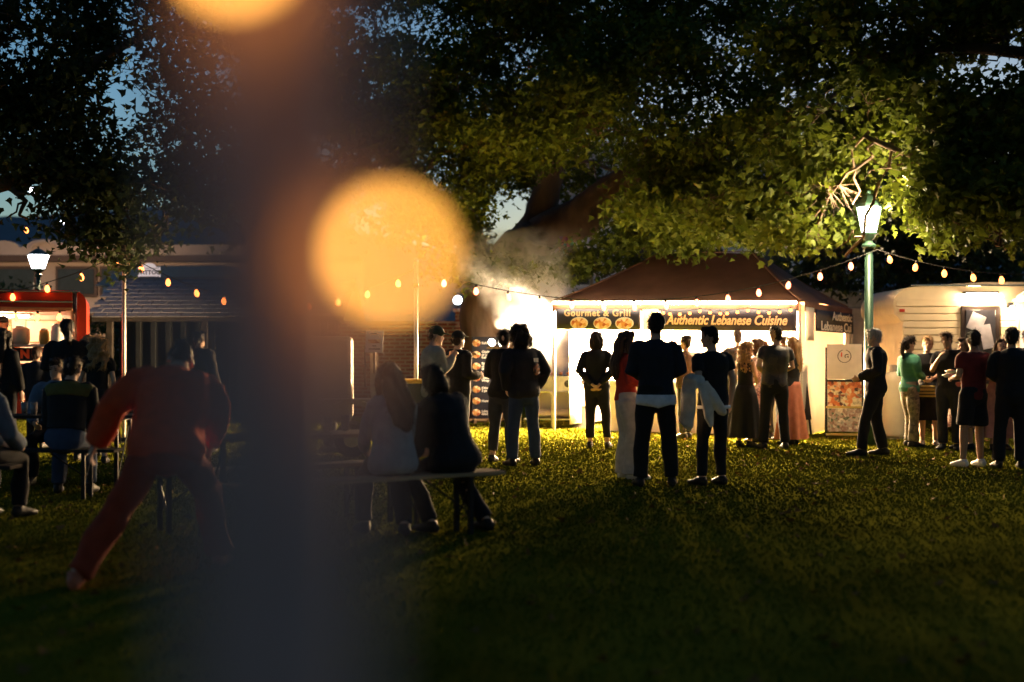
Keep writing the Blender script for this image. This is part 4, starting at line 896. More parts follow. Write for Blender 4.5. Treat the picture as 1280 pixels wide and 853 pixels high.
def finish_people():
    bpy.context.view_layer.update(); dg = bpy.context.evaluated_depsgraph_get()
    made = [bpy.data.meshes.new_from_object(p[0].evaluated_get(dg)) for p in PEND]
    for (o, wr, hair, seed), me in zip(PEND, made):
        o.modifiers.clear(); old = o.data; mt = old.materials[0]; o.data = me; bpy.data.meshes.remove(old)
        me.materials.clear(); me.materials.append(mt)
        n = len(me.vertices); co = np.empty(n*3, np.float32); me.vertices.foreach_get('co', co); co = co.reshape(-1, 3)
        nr = np.empty(n*3, np.float32); me.vertex_normals.foreach_get('vector', nr); nr = nr.reshape(-1, 3)
        g = np.random.default_rng(seed+11)
        if wr:
            d = np.zeros(n)
            for k in range(9):
                fr = g.uniform(8, 30); v = g.normal(0, 1, 3); v[2] *= 1.1; v /= np.linalg.norm(v)
                ph = 1.4*np.sin(co @ (g.normal(0, 1, 3)*7)+g.uniform(0, 6))
                d += np.sin(co @ v*fr+ph+g.uniform(0, 6))/(1+fr*.06)
            co = co+nr*(d*wr*.85)[:, None]
        if hair:
            d = np.zeros(n)
            for k in range(8):
                fr = g.uniform(40, 120); v = g.normal(0, 1, 3); v[2] *= .25 if hair < 2 else 1
                d += np.sin(co @ v*fr*.6+g.uniform(0, 6))
            co = co+nr*(d*(.0034 if hair < 2 else .006))[:, None]
        me.vertices.foreach_set('co', co.astype(np.float32).ravel())
        if hair:
            ids = g.integers(0, n, 600 if hair < 2 else 900); p = co[ids]; q = nr[ids]; ln = g.uniform(.012, .035, len(ids)) if hair < 2 else g.uniform(.015, .05, len(ids))
            t1 = p+q*ln[:, None]*.5+g.normal(0, .006, p.shape); t2 = t1+q*ln[:, None]*.25+np.array([0, 0, -1])*ln[:, None]*.6+g.normal(0, .008, p.shape)
            s = np.cross(q, g.normal(0, 1, p.shape)); s /= np.linalg.norm(s, axis=1)[:, None]+1e-6; s *= .0022
            bm = bmesh.new(); bm.from_mesh(me)
            for a, b_, c_, w_ in zip(p, t1, t2, s):
                v = [bm.verts.new(x) for x in (a-w_, a+w_, b_+w_, b_-w_, c_)]
                bm.faces.new((v[0], v[1], v[2], v[3])); bm.faces.new((v[3], v[2], v[4]))
            bm.to_mesh(me); bm.free()
        me.polygons.foreach_set('use_smooth', [True]*len(me.polygons)); me.update()

ARM = {'down': ((.245, -.03, 1.15), (.255, .05, .905)), 'front': ((.245, -.01, 1.17), (.07, .22, 1.08)), 'behind': ((.27, -.11, 1.17), (.05, -.17, .96)),
       'pocket': ((.285, -.08, 1.17), (.20, .05, .98)), 'hold': ((.235, -.02, 1.15), (.17, .22, 1.13)), 'eat': ((.22, .08, 1.17), (.07, .22, 1.36)),
       'cross': ((.245, .02, 1.18), (-.05, .16, 1.16)), 'drape': ((.25, -.10, 1.15), (.21, .09, 1.05)), 'table': ((.22, .16, 1.13), (.10, .38, 1.08)),
       'reach': ((.24, .08, 1.22), (.24, .30, 1.36)), 'swing': ((.25, -.09, 1.16), (.27, -.05, .91))}
LEG = {'stand': ((.10, .015, .50), (.10, -.01, .085)), 'wide': ((.135, .02, .50), (.16, 0, .085)), 'fwd': ((.11, .07, .50), (.12, .06, .085)), 'back': ((.10, .0, .50), (.11, -.10, .085)),
       'sit': ((.14, .43, .50), (.15, .38, .085)), 'tuck': ((.14, .42, .48), (.13, .16, .085)), 'step': ((.12, .14, .51), (.14, .20, .085)), 'close': ((.07, .015, .50), (.065, -.01, .085))}

def person(label, loc, h, face, sex='m', top=('jumper_black', 'long'), bottom=('trouser_black', 'slim'), hair=('short', 'hair_dark'), skin='skin', shoes='shoe_black',
           arms=('down', 'down'), legs=('stand', 'stand'), lean=0, drop=0, head=(0, 0), vox=.017, group='people at the food fair', bulk=1., seed=None, eyes=False, hem=None, side=0, yoke=None, wr=.0055, loose=0.):
    sd = seed if seed is not None else len(PEND); rr = random.Random(sd); s = h/1.75
    root = empty('person', loc, face, label, 'person', group); fem = sex == 'f'
    SH, HP, WA, CHW = (.150, .172, .128, .145) if fem else (.178, .165, .150, .172)
    SH *= bulk; WA *= bulk; CHW *= bulk; HP *= bulk
    tw, sdl = rr.uniform(-9, 9), rr.uniform(-3, 3); head = (head[0]+rr.uniform(-10, 10), head[1]+rr.uniform(-2, 7)); roll = rr.uniform(-7, 7)
    piv = Vector((0, 0, .93)); RX = Matrix.Rotation(-R(lean+rr.uniform(-1, 3)), 3, 'X') @ Matrix.Rotation(R(side+sdl), 3, 'Y') @ Matrix.Rotation(R(tw), 3, 'Z')
    def U(p): return piv+RX @ (Vector(p)-piv)-Vector((0, 0, drop))
    nk = Vector((0, -.01, 1.50)); RH = Matrix.Rotation(R(head[0]), 3, 'Z') @ Matrix.Rotation(-R(head[1]), 3, 'X') @ Matrix.Rotation(R(roll), 3, 'Y')
    def HD(p): return U(nk+RH @ (Vector(p)-nk))
    hrot = RX @ RH; side_v = RX @ Vector((1, 0, 0))
    def A(i):
        q = arms[i]; sx = -1 if i == 0 else 1
        sh = U((sx*(SH-.005), -.005, 1.415))
        if isinstance(q, str):
            e, w_ = ARM[q]; k = (SH-.178)
            return sh, U((sx*(e[0]+k), e[1], e[2])), U((sx*(w_[0]+(k if abs(w_[0]) > .12 else 0)), w_[1], w_[2]))
        return sh, Vector(q[0]), Vector(q[1])
    def G(i):
        q = legs[i]; sx = -1 if i == 0 else 1; hp = Vector((sx*.088, 0, .92-drop))
        if isinstance(q, str):
            k, a = LEG[q]; return hp, Vector((sx*k[0], k[1], k[2])), Vector((sx*a[0], a[1], a[2]))
        return hp, Vector(q[0]), Vector(q[1])
    def torso(bm, e, z0, z1, ezz=0.):
        ring = [(.83, .09, .07), (.87, HP*.90, .105), (.93, HP, .118), (1.0, (HP+WA)/2, .108), (1.08, WA, .098), (1.2, (WA+CHW)/2, .108), (1.32, CHW, .118 if not fem else .122), (1.39, CHW*.99, .104), (1.425, SH*.90, .088), (1.455, SH*.62, .07), (1.475, .068, .062)]
        P, Q = [], []
        for z, a, b in ring:
            if z < z0-.04 or z > z1+.02: continue
            zz = max(z, z0); P.append(U((0, -.012 if 1.1 < z < 1.4 else 0, zz))); Q.append((a+e+ezz*(1 if z < 1.15 else .4), b*bulk+e+ezz*(1 if z < 1.15 else .4)))
        tube(bm, P, Q, 16, side_v)
    def scale(bm): bmesh.ops.scale(bm, vec=(s, s, s), verts=bm.verts); return bm
    # body, one continuous surface
    bm = B(); torso(bm, -.006, .83, 1.475)
    tube(bm, [U((0, -.02, 1.43)), HD((0, -.015, 1.50)), HD((0, -.005, 1.57))], [.064, .054, .052], 12)
    ball(bm, HD((0, -.008, 1.642)), (.073, .092, .097), 18, hrot); ball(bm, HD((0, .03, 1.575)), (.052, .058, .068), 14, hrot)
    ball(bm, HD((0, .093, 1.604)), (.011, .017, .02), 8, hrot); ball(bm, HD((0, .07, 1.648)), (.045, .022, .012), 8, hrot); ball(bm, HD((0, .083, 1.562)), (.022, .01, .009), 8, hrot); ball(bm, HD((0, .076, 1.527)), (.022, .018, .015), 8, hrot)
    for k in (-1, 1): ball(bm, HD((k*.075, -.005, 1.605)), (.009, .018, .03), 8, hrot)
    for i in (0, 1):
        sx = -1 if i == 0 else 1; a0, a1, a2 = A(i); tn = .88 if fem else 1.
        tube(bm, [a0, a0.lerp(a1, .3), a1, a1.lerp(a2, .3), a2], [.05*tn, .048*tn, .038*tn, .040*tn, .026*tn], 10)
        fd = (a2-a1).normalized(); md = Vector((-sx, .2, 0)); md = (md-fd*md.dot(fd)).normalized(); wd = fd.cross(md)     # palm faces inwards
        if wd.z < 0 and abs(fd.z) < .7: wd = -wd
        if abs(fd.z) >= .7 and wd.y < 0: wd = -wd
        tube(bm, [a2-fd*.01, a2+fd*.04, a2+fd*.09], [(.026, .02), (.040, .016), (.040, .014)], 10, wd)
        for j, (o_, ln) in enumerate(((.030, .070), (.010, .080), (-.010, .075), (-.030, .058))):
            p0 = a2+fd*.08+wd*o_; p1 = p0+fd*ln*.45+md*.008; p2 = p1+fd*ln*.25+md*ln*.30; p3 = p2+fd*ln*.05+md*ln*.30
            tube(bm, [p0, p1, p2, p3], [.0105, .0100, .0095, .0085], 6)
        p0 = a2+fd*.03+wd*.03; tube(bm, [p0, p0+fd*.03+wd*.025+md*.012, p0+fd*.062+wd*.028+md*.03], [.0135, .0115, .0095], 6)
        g0, g1, g2 = G(i); tube(bm, [g0+Vector((0, 0, .02)), g0.lerp(g1, .35), g1, g1.lerp(g2, .3), g2], [.088, .078, .054, .054, .036], 12)
        tube(bm, [g2+Vector((0, -.06, -.045)), g2+Vector((sx*.01, .03, -.04)), g2+Vector((sx*.03, .16, -.06))], [(.03, .035), (.04, .036), (.035, .018)], 10, (1, 0, 0))
    grow('body', scale(bm), MATS[skin], root, .0105, dec=.22, seed=sd, it=2)
    if eyes:
        for k in (-1, 1):
            e = obj('eye', scale(ball(B(), HD((k*.031, .080, 1.622)), (.012, .007, .006), 8, hrot)), MATS['eye'], root)
            e = obj('brow', scale(ball(B(), HD((k*.031, .086, 1.645)), (.018, .006, .004), 8, hrot)), MATS[hair[1]], root)
    # top
    def sleeves(bm, e, frac, flare=0.):
        for i in (0, 1):
            a0, a1, a2 = A(i)
            if frac > 1: P = [a0, a0.lerp(a1, .35), a1, a1.lerp(a2, .5), a1.lerp(a2, .97)]; Q = [.062+e, .060+e, .050+e, .047+e, .036+e+flare]
            else: P = [a0, a0.lerp(a1, .35), a0.lerp(a1, frac)]; Q = [.062+e, .062+e, .058+e+flare]
            tube(bm, P, Q, 12)
        for k in (-1, 1): ball(bm, U((k*(SH-.025), -.005, 1.41)), (.06+e, .062+e, .055+e), 10)
    def legs_cloth(bm, e, frac, cuff, thigh=.0):
        for i in (0, 1):
            g0, g1, g2 = G(i); P = [g0+Vector((0, 0, .02)), g0.lerp(g1, .35)]; Q = [.098+e+thigh, .09+e+thigh]
            if frac <= .5: P.append(g0.lerp(g1, frac*2)); Q.append(cuff)
            else:
                P += [g1, g1.lerp(g2, .5), g1.lerp(g2, (frac-.5)*2)]; kn = .066+e+thigh
                Q += [kn, (kn+cuff)/2, cuff]
            tube(bm, P, Q, 14)
    tm, ts = top[0], top[1]; sl = {'long': 2, 'tee': .62, 'tank': .12, 'jacket': 2}[ts]; e = {'long': .016, 'tee': .014, 'tank': .008, 'jacket': .028}[ts]
    hz = hem if hem else {'long': .86, 'tee': .84, 'tank': .9, 'jacket': .83}[ts]
    kind = bottom[1]
    if kind == 'dress':
        hz = .93
    bm = B(); torso(bm, e, hz, 1.475, .012+loose if ts == 'jacket' else .004+loose)
    if sl > .2: sleeves(bm, e-.004, sl)
    if ts in ('jacket', 'long'): tube(bm, [U((0, -.012, 1.445)), U((0, -.012, 1.495))], [(.082, .078), (.070, .068)], 14, side_v)
    if kind == 'dress':
        pass
    grow('dress_bodice' if kind == 'dress' else {'tee': 'shirt', 'tank': 'vest'}.get(ts, 'jacket' if ts == 'jacket' else 'jumper'), scale(bm), MATS[tm], root, vox, wr if sl > .2 else .003, seed=sd+1)
    if yoke:
        bm = B(); torso(bm, e+.010, 1.31, 1.475, .012)
        for k in (-1, 1): ball(bm, U((k*(SH-.025), -.005, 1.40)), (.068+e, .070+e, .055+e), 10)
        grow('yoke', scale(bm), MATS[yoke], root, vox, .004, seed=sd+1)
    # lower garment
    if kind in ('skirt', 'dress'):
        hm = bottom[2] if len(bottom) > 2 else .5; bm = B(); n = 48; rows = []
        for k in range(12):
            u = k/11; z = 1.02+(hm-1.02)*u; rows.append([])
            for j in range(n):
                a = 2*math.pi*j/n; f = 1+.10*u*math.sin(j*2*math.pi*9/n+sd)+.05*u*math.sin(j*2*math.pi*5/n+2*sd)
                ra = (HP*1.06+.02+(.09*u if u > .2 else .018*u/.2)*(1.2-hm)*1.2)*f if u > .15 else WA+.03+(HP*1.06-WA)*u/.15
                rb = (.135+.11*u*(1.2-hm))*f; q = Vector((ra*math.cos(a), rb*math.sin(a), z)); q = U(q) if u < .15 else q-Vector((0, 0, drop)); rows[-1].append(bm.verts.new(q))
        for k in range(11):
            for j in range(n): bm.faces.new((rows[k][j], rows[k][(j+1) % n], rows[k+1][(j+1) % n], rows[k+1][j]))
        bm.faces.new(rows[0]); o_ = obj('skirt', scale(bm), MATS[bottom[0]], root, True)
    else:
        fr, cf, th = {'slim': (.965, .055, 0), 'crop': (.91, .062, .004), 'straight': (.985, .078, .008), 'wide': (1.03, .13, .022), 'shorts': (.47, .115, .012), 'jeans': (.98, .072, .006)}[kind]
        bm = B(); ring = [(.785, HP*.40, .085), (.83, HP*.80, .112), (.90, HP+.006, .124), (.97, HP+.002, .122), (1.03, (HP+WA)/2+.008, .112)]
        tube(bm, [U((0, 0, z)) if z > .92 else Vector((0, 0, z-drop)) for z, a, b_ in ring], [(a+.008, b_*bulk+.006) for z, a, b_ in ring], 16, side_v)
        legs_cloth(bm, .004, fr, cf, th)
        grow('shorts' if kind == 'shorts' else 'trousers', scale(bm), MATS[bottom[0]], root, vox*1.15, max(.0055, wr*.8), seed=sd+2)
    # shoes
    for i in (0, 1):
        sx = -1 if i == 0 else 1; g2 = G(i)[2]; z0 = g2.z-.085; bm = B()
        tube(bm, [Vector((g2.x, g2.y-.085, z0+.045)), Vector((g2.x, g2.y-.04, z0+.05)), Vector((g2.x+sx*.008, g2.y+.04, z0+.052)), Vector((g2.x+sx*.02, g2.y+.12, z0+.036)), Vector((g2.x+sx*.03, g2.y+.185, z0+.03)), Vector((g2.x+sx*.03, g2.y+.205, z0+.026))],
             [(.026, .038), (.042, .050), (.046, .052), (.050, .036), (.038, .028), (.016, .016)], 12, (1, 0, 0))
        tube(bm, [g2+Vector((0, -.015, -.05)), g2+Vector((0, -.012, .02))], [.048, .046], 10)
        sh = grow('shoe', scale(bm), MATS[shoes], root, .012, dec=.5, seed=sd+3)
    # hair
    if hair[0] != 'bald':
        hs, hm_ = hair[0], MATS[hair[1]]; bm = B()
        if hs in ('short', 'crop', 'long', 'bob', 'bun', 'tail'):
            ball(bm, HD((0, -.016, 1.658)), (.082, .098, .092) if hs != 'crop' else (.077, .093, .087), 16, hrot); ball(bm, HD((0, -.055, 1.60)), (.066, .052, .07), 12, hrot)
            ball(bm, HD((.02, .05, 1.715)), (.05, .045, .028), 10, hrot)
        if hs == 'bob':
            ball(bm, HD((0, -.045, 1.585)), (.092, .07, .115), 14, hrot)
            for k in (-1, 1): ball(bm, HD((k*.075, .0, 1.575)), (.03, .06, .10), 10, hrot)
        if hs == 'long':
            tube(bm, [HD((0, -.06, 1.68)), HD((0, -.10, 1.58)), HD((0, -.11, 1.48)), HD((.01, -.135, 1.36)), HD((.015, -.135, 1.24)), HD((.02, -.13, 1.17))], [(.06, .04), (.10, .05), (.115, .045), (.12, .04), (.09, .03), (.03, .015)], 14, side_v)
            for k in (-1, 1): tube(bm, [HD((k*.05, .02, 1.72)), HD((k*.085, .02, 1.62)), HD((k*.095, .01, 1.52)), HD((k*.10, .04, 1.40)), HD((k*.09, .05, 1.30))], [.03, .032, .032, .028, .012], 8)
        if hs == 'curly':
            ball(bm, HD((0, -.03, 1.65)), (.125, .13, .125), 16, hrot); ball(bm, HD((0, -.06, 1.56)), (.125, .11, .12), 14, hrot); ball(bm, HD((0, .01, 1.72)), (.09, .09, .06), 12, hrot)
        if hs == 'wavy':
            ball(bm, HD((0, -.02, 1.66)), (.09, .104, .096), 14, hrot)
            for j in range(9):
                a = math.pi*(.02+.96*j/8)+math.pi; x = .085*math.cos(a); y = .075*math.sin(a)-.02; P = []
                for k in range(7): P.append(HD((x*(1+.1*k)+.012*math.sin(k*1.9+j), y*(1+.06*k)+.012*math.cos(k*2.1+j*2), 1.70-.075*k)))
                tube(bm, P, [.026, .028, .027, .026, .025, .02, .008], 8)
        if hs == 'bun': ball(bm, HD((0, -.09, 1.70)), .045, 10)
        if hs == 'tail': tube(bm, [HD((0, -.09, 1.68)), HD((0, -.15, 1.62)), HD((0, -.15, 1.48)), HD((0, -.13, 1.38))], [.03, .035, .03, .01], 8)
        if hs == 'cap':
            ball(bm, HD((0, -.03, 1.62)), (.077, .075, .07), 14, hrot)
        grow('hair', scale(bm), hm_, root, .0125, hair=2 if hs in ('curly', 'wavy') else 1, seed=sd+4, it=2)
        if hs == 'cap':
            bm = B(); ball(bm, HD((0, -.004, 1.672)), (.085, .102, .082), 16, hrot); tube(bm, [HD((0, .07, 1.675)), HD((0, .12, 1.672)), HD((0, .165, 1.66))], [(.07, .012), (.07, .008), (.045, .006)], 12, hrot @ Vector((1, 0, 0)))
            grow('cap', scale(bm), MATS[hair[2]], root, .010, dec=.5, seed=sd+5)
    def W(p): return root.matrix_basis_world @ (Vector(p)*s) if False else Vector(root.location)+Matrix.Rotation(face, 3, 'Z') @ (Vector(p)*s)
    return root, W, A, s, U, HD

def cloth(name, col, var=.15): M(name, col, .9, var, 14, .25, bscale=160)
for n_, c_ in dict(jumper_black=(.012, .012, .014), jumper_navy=(.012, .016, .028), trouser_black=(.010, .010, .012), trouser_charcoal=(.022, .022, .025), jeans=(.035, .055, .10), jeans_grey=(.05, .05, .055),
                   red_knit=(.42, .035, .018), orange_fleece=(.66, .075, .018), orange_trouser=(.30, .04, .014), cream_trouser=(.48, .42, .37), cream_coat=(.62, .55, .47), white_shirt=(.68, .68, .7), brown_jacket=(.06, .035, .02), maroon_tee=(.12, .015, .015),
                   green_knit=(.05, .20, .13), salmon=(.45, .15, .09), dusty_pink=(.42, .20, .17), denim_pale=(.11, .14, .19), beige_hood=(.40, .34, .26), olive=(.10, .09, .02), grey_knit=(.30, .30, .31), black_denim=(.022, .021, .024), cap_olive=(.05, .06, .035), cap_black=(.015, .015, .015)).items(): cloth(n_, c_)
for n_, c_ in dict(hair_dark=(.018, .012, .009), hair_brown=(.06, .032, .018), hair_blond=(.34, .20, .09), hair_red=(.18, .06, .02), hair_grey=(.35, .33, .31)).items(): M(n_, c_, .5, .35, 60, .4, bscale=300, stretch=(1, 1, .15), spec=.18)
for n_, c_ in dict(shoe_black=(.015, .014, .013), shoe_white=(.7, .68, .65), shoe_brown=(.08, .045, .025), shoe_orange=(.45, .12, .06)).items(): M(n_, c_, .6, .1, 20)

AW, RT, LT, TO = 0, R(-90), R(90), R(180)   # heading: away, right, left, towards
def g(px, py): return gr(px, py)

# front row on the lawn
p1, W1, A1, s1, U1, H1 = person('man in dark jumper with white shirt tail, back turned, before red-cardigan woman', g(820, 609), 1.80, R(2), top=('jumper_navy', 'long'), bottom=('trouser_black', 'straight'), arms=('front', 'front'), legs=('wide', 'wide'), bulk=1.06, vox=.014, head=(4, 4), hem=.90, seed=100)
bm = B(); tube(bm, [(0, 0, .825*s1), (0, 0, .85*s1), (0, 0, .93*s1)], [(.207*s1, .150*s1), (.208*s1, .152*s1), (.200*s1, .150*s1)], 28, (1, 0, 0)); [setattr(v.co, 'z', v.co.z+.018*math.cos(2*math.atan2(v.co.y, v.co.x))+.01*math.sin(5*math.atan2(v.co.y, v.co.x))) for v in bm.verts if v.co.z < .88*s1]; o = obj('shirt_tail', bm, MATS['white_shirt'], p1, True)
p2, *_ = person('woman in red cardigan and cream wide trousers talking to dark-jumper man', g(783, 599), 1.63, R(-84), 'f', ('red_knit', 'long'), ('cream_trouser', 'wide'), ('long', 'hair_brown'), arms=('cross', 'hold'), legs=('close', 'fwd'), vox=.014, head=(-8, 0), shoes='shoe_white', seed=110, hem=.93, eyes=True)
p3, W3, A3, s3, U3, H3 = person('man in black shirt with a cream jacket draped over his arm', g(892, 607), 1.67, R(28), top=('jumper_black', 'tee'), bottom=('trouser_black', 'slim'), arms=('drape', 'down'), legs=('wide', 'stand'), vox=.014, head=(44, 0), bulk=1.08, seed=120)
bm = B(); tube(bm, [(0, 0, .845*s3), (0, 0, .88*s3)], [(.205*s3, .150*s3), (.203*s3, .150*s3)], 28, (1, 0, 0)); obj('shirt_tail', bm, MATS['white_shirt'], p3, True)
# jacket hung over his left forearm
a0, a1, a2 = A3(0); e = W3(a1.lerp(a2, .45)); k = empty('folded_jacket', e, R(28), 'cream jacket folded over the left arm of black-shirt man', 'jacket')
bm = B(); tube(bm, [(-.02, -.13, .0), (-.02, -.08, .05), (-.02, .03, .06), (-.02, .10, .04)], [(.05, .04), (.085, .055), (.085, .055), (.06, .045)], 14, (1, 0, 0))
tube(bm, [(-.07, -.02, .05), (-.105, -.03, -.08), (-.10, -.02, -.26), (-.11, .0, -.40), (-.10, .02, -.43)], [(.03, .11), (.035, .13), (.03, .14), (.028, .12), (.012, .07)], 18, (1, 0, 0))
tube(bm, [(.02, -.12, .03), (.07, -.17, -.06), (.12, -.19, -.17), (.20, -.19, -.26), (.24, -.18, -.29)], [(.05, .05), (.065, .045), (.06, .045), (.05, .04), (.03, .028)], 14, (1, 0, 0))
tube(bm, [(-.02, -.14, .0), (.03, -.17, -.15), (.05, -.17, -.32), (.09, -.17, -.42)], [(.05, .03), (.07, .035), (.06, .03), (.03, .02)], 14, (1, 0, 0))
grow('cloth', bm, MATS['cream_coat'], k, .010, .010, seed=5)
p4, *_ = person('woman in black with bobbed hair and hands clasped behind, watching the grill', g(746, 561), 1.72, R(-8), 'f', ('jumper_black', 'long'), ('trouser_black', 'crop'), ('bob', 'hair_dark'), arms=('behind', 'behind'), legs=('stand', 'wide'), head=(-20, 0), seed=130, bulk=1.1)
p5, W5, A5, s5, U5, H5 = person('curly-haired person in black denim jacket with an orange patch, and blue jeans', g(655, 583), 1.72, R(22), 'm', ('black_denim', 'jacket'), ('jeans', 'jeans'), ('curly', 'hair_dark'), arms=('pocket', 'pocket'), legs=('wide', 'wide'), lean=3, vox=.015, head=(10, 0), bulk=1.08, seed=140)
bm = B()
for dz, rx, rz in ((0, .055, .075),): ball(bm, U5((.125, -.146, 1.20))*s5, (rx, .012, rz), 14, Matrix.Rotation(R(26), 3, 'Z'))
obj('patch', bm, MATS['patch_print'], p5, True)
bm = B()
for i in range(3): box(bm, U5((.095+.03*i, -.150+.012*i, 1.315))*s5, (.022, .012, .05), Matrix.Rotation(R(26), 3, 'Z'))
obj('patch_lettering', bm, MATS['white_letter'], p5)
p6, *_ = person('dark-haired person in black coat and grey trousers leaning against the curly-haired person', g(629, 579), 1.70, R(-25), 'f', ('jumper_black', 'jacket'), ('jeans_grey', 'crop'), ('short', 'hair_dark'), arms=('hold', 'front'), legs=('wide', 'stand'), vox=.015, seed=150)
# at the counter
person('person in brown jacket turning aside at the stall counter', g(858, 549), 1.70, R(45), 'm', ('brown_jacket', 'jacket'), ('trouser_charcoal', 'jeans'), ('bun', 'hair_dark'), arms=('hold', 'hold'), legs=('stand', 'fwd'), head=(25, 0), vox=.02, seed=160)
person('tall man in dark patterned shirt, back turned, at the stall corner', g(968, 562), 1.80, R(10), 'm', ('camo_cloth', 'tee'), ('trouser_black', 'jeans'), ('short', 'hair_dark'), arms=('front', 'front'), legs=('wide', 'wide'), bulk=1.12, vox=.018, head=(15, 0), seed=170)
person('blonde woman in black top and long salmon skirt beside the patterned-shirt man', g(989, 556), 1.66, R(60), 'f', ('jumper_black', 'tee'), ('salmon', 'skirt', .10), ('long', 'hair_blond'), arms=('eat', 'cross'), vox=.018, head=(10, 0), seed=180)
person('fair-haired woman in long black dress before the counter', g(931, 559), 1.58, R(-40), 'f', ('jumper_black', 'tank'), ('jumper_black', 'dress', .16), ('wavy', 'hair_blond'), arms=('hold', 'front'), vox=.018, head=(-15, 0), seed=190)
person('woman in brown sequinned dress half hidden behind the black dress', g(945, 553), 1.60, R(70), 'f', ('sequin_cloth', 'long'), ('sequin_cloth', 'dress', .30), ('curly', 'hair_brown'), arms=('hold', 'front'), vox=.02, seed=200)
person('man in black standing right at the counter, behind the women', g(921, 546), 1.80, R(5), 'm', ('jumper_black', 'long'), ('trouser_charcoal', 'jeans'), ('short', 'hair_dark'), arms=('front', 'front'), vox=.02, seed=210)
person('short red-haired person by the counter behind the patterned-shirt man', g(956, 549), 1.62, R(20), 'f', ('brown_jacket', 'long'), ('trouser_charcoal', 'jeans'), ('short', 'hair_red'), arms=('front', 'down'), vox=.02, seed=220)
person('dark-haired person facing the stall side wall behind the salmon skirt', g(982, 551), 1.68, R(30), 'm', ('jumper_black', 'long'), ('trouser_charcoal', 'jeans'), ('short', 'hair_brown'), arms=('front', 'down'), vox=.02, seed=225)
# right group by the caravan
person('grey-haired man in dark suit walking past the lamp post', g(1095, 570), 1.74, R(75), 'm', ('jumper_black', 'jacket'), ('trouser_black', 'straight'), ('short', 'hair_grey'), arms=('front', 'down'), legs=('step', 'back'), vox=.016, seed=230, eyes=True)
person('woman in green cardigan and mottled trousers facing the caravan queue', g(1137, 559), 1.66, R(-75), 'f', ('green_knit', 'long'), ('mottled_cloth', 'straight'), ('tail', 'hair_dark'), arms=('hold', 'front'), legs=('fwd', 'stand'), vox=.016, seed=240, hem=.84, eyes=True)
q15, W15, A15, s15, _, _ = person('short-haired blonde woman in black dress facing the lawn with a gold bag', g(1161, 558), 1.66, R(165), 'f', ('jumper_black', 'tee'), ('jumper_black', 'dress', .42), ('short', 'hair_blond'), arms=('front', 'front'), vox=.018, seed=250, eyes=True, shoes='shoe_brown')
k = empty('handbag', W15((.03, .21, .88)), R(165), 'gold striped handbag held by the blonde woman in black dress', 'handbag')
bm = B(); box(bm, (0, 0, 0), (.26, .08, .17), None, .02); obj('pouch', bm, MATS['gold_bar'], k)
for z in (-.05, 0, .05): boxo('stripe', (0, -.001, z), (.262, .084, .014), MATS['cap_black'], k, None, .001)
obj('strap', tube(B(), [(-.11, 0, .08), (-.08, 0, .18), (.08, 0, .18), (.11, 0, .08)], .007, 6), MATS['cap_black'], k)
q16, W16, A16, s16, _, _ = person('man in black tee eating while facing the green-cardigan woman', g(1187, 563), 1.72, R(150), 'm', ('jumper_black', 'tee'), ('trouser_charcoal', 'jeans'), ('crop', 'hair_brown'), arms=('hold', 'eat'), vox=.018, seed=260, eyes=True, skin='skin_tan')
person('woman in pink sequinned dress behind the maroon-shirt man', g(1206, 562), 1.64, R(120), 'f', ('sequin_cloth', 'tee'), ('sequin_cloth', 'dress', .35), ('long', 'hair_brown'), arms=('hold', 'front'), vox=.02, seed=270, eyes=True)
q18, W18, A18, s18, _, _ = person('man in maroon shirt, black shorts and white shoes, back turned', g(1217, 584), 1.68, R(20), 'm', ('maroon_tee', 'tee'), ('trouser_black', 'shorts'), ('short', 'hair_dark'), arms=('hold', 'front'), legs=('wide', 'stand'), vox=.016, head=(-20, 0), skin='skin_tan', shoes='shoe_white', seed=280)
person('woman in dusty pink dress facing the lawn beside the serving hatch', g(1249, 563), 1.62, R(170), 'f', ('dusty_pink', 'long'), ('dusty_pink', 'dress', .2), ('long', 'hair_brown'), arms=('front', 'hold'), vox=.018, seed=290, eyes=True)
person('broad man all in black, back turned, before the caravan hatch', g(1265, 586), 1.70, R(-6), 'm', ('jumper_black', 'long'), ('trouser_black', 'straight'), ('short', 'hair_dark'), arms=('front', 'front'), legs=('wide', 'stand'), bulk=1.12, vox=.016, seed=300)
person('person in dark coat queuing right under the caravan hatch flap', g(1287, 566), 1.74, R(10), 'm', ('black_denim', 'jacket'), ('trouser_black', 'jeans'), ('short', 'hair_dark'), vox=.018, seed=305)
for W_, A_, h_, lab in ((W16, A16, 0, 'small paper food tray held by the eating man in black tee'), (W18, A18, 0, 'small paper food tray held by the maroon-shirt man')):
    a0, a1, a2 = A_(h_); f_ = (a2-a1).normalized(); k = empty('paper_tray', W_(a2+f_*.10+Vector((.02, .02, .02))), 0, lab, 'food tray', 'paper trays in hands')
    obj('tray', lathe(B(), [(.05, 0), (.085, .035), (.08, .035), (.045, .008)], seg=14), MATS['white_letter'], k, True); obj('food', ball(B(), (0, 0, .03), (.06, .06, .025), 10), MATS['print_food'], k, True)
# middle: eating pair behind the seated women
person('person in beige hooded top and olive cap eating by the lit pole', g(541, 582), 1.74, R(-75), 'm', ('beige_hood', 'jacket'), ('trouser_charcoal', 'jeans'), ('cap', 'hair_brown', 'cap_olive'), arms=('eat', 'eat'), vox=.016, head=(0, 8), seed=310, eyes=True)
person('person in black hoodie and black cap turned towards the menu board', g(573, 572), 1.70, R(-50), 'm', ('jumper_black', 'jacket'), ('trouser_black', 'jeans'), ('cap', 'hair_brown', 'cap_black'), arms=('eat', 'hold'), vox=.016, seed=320, bulk=1.05)
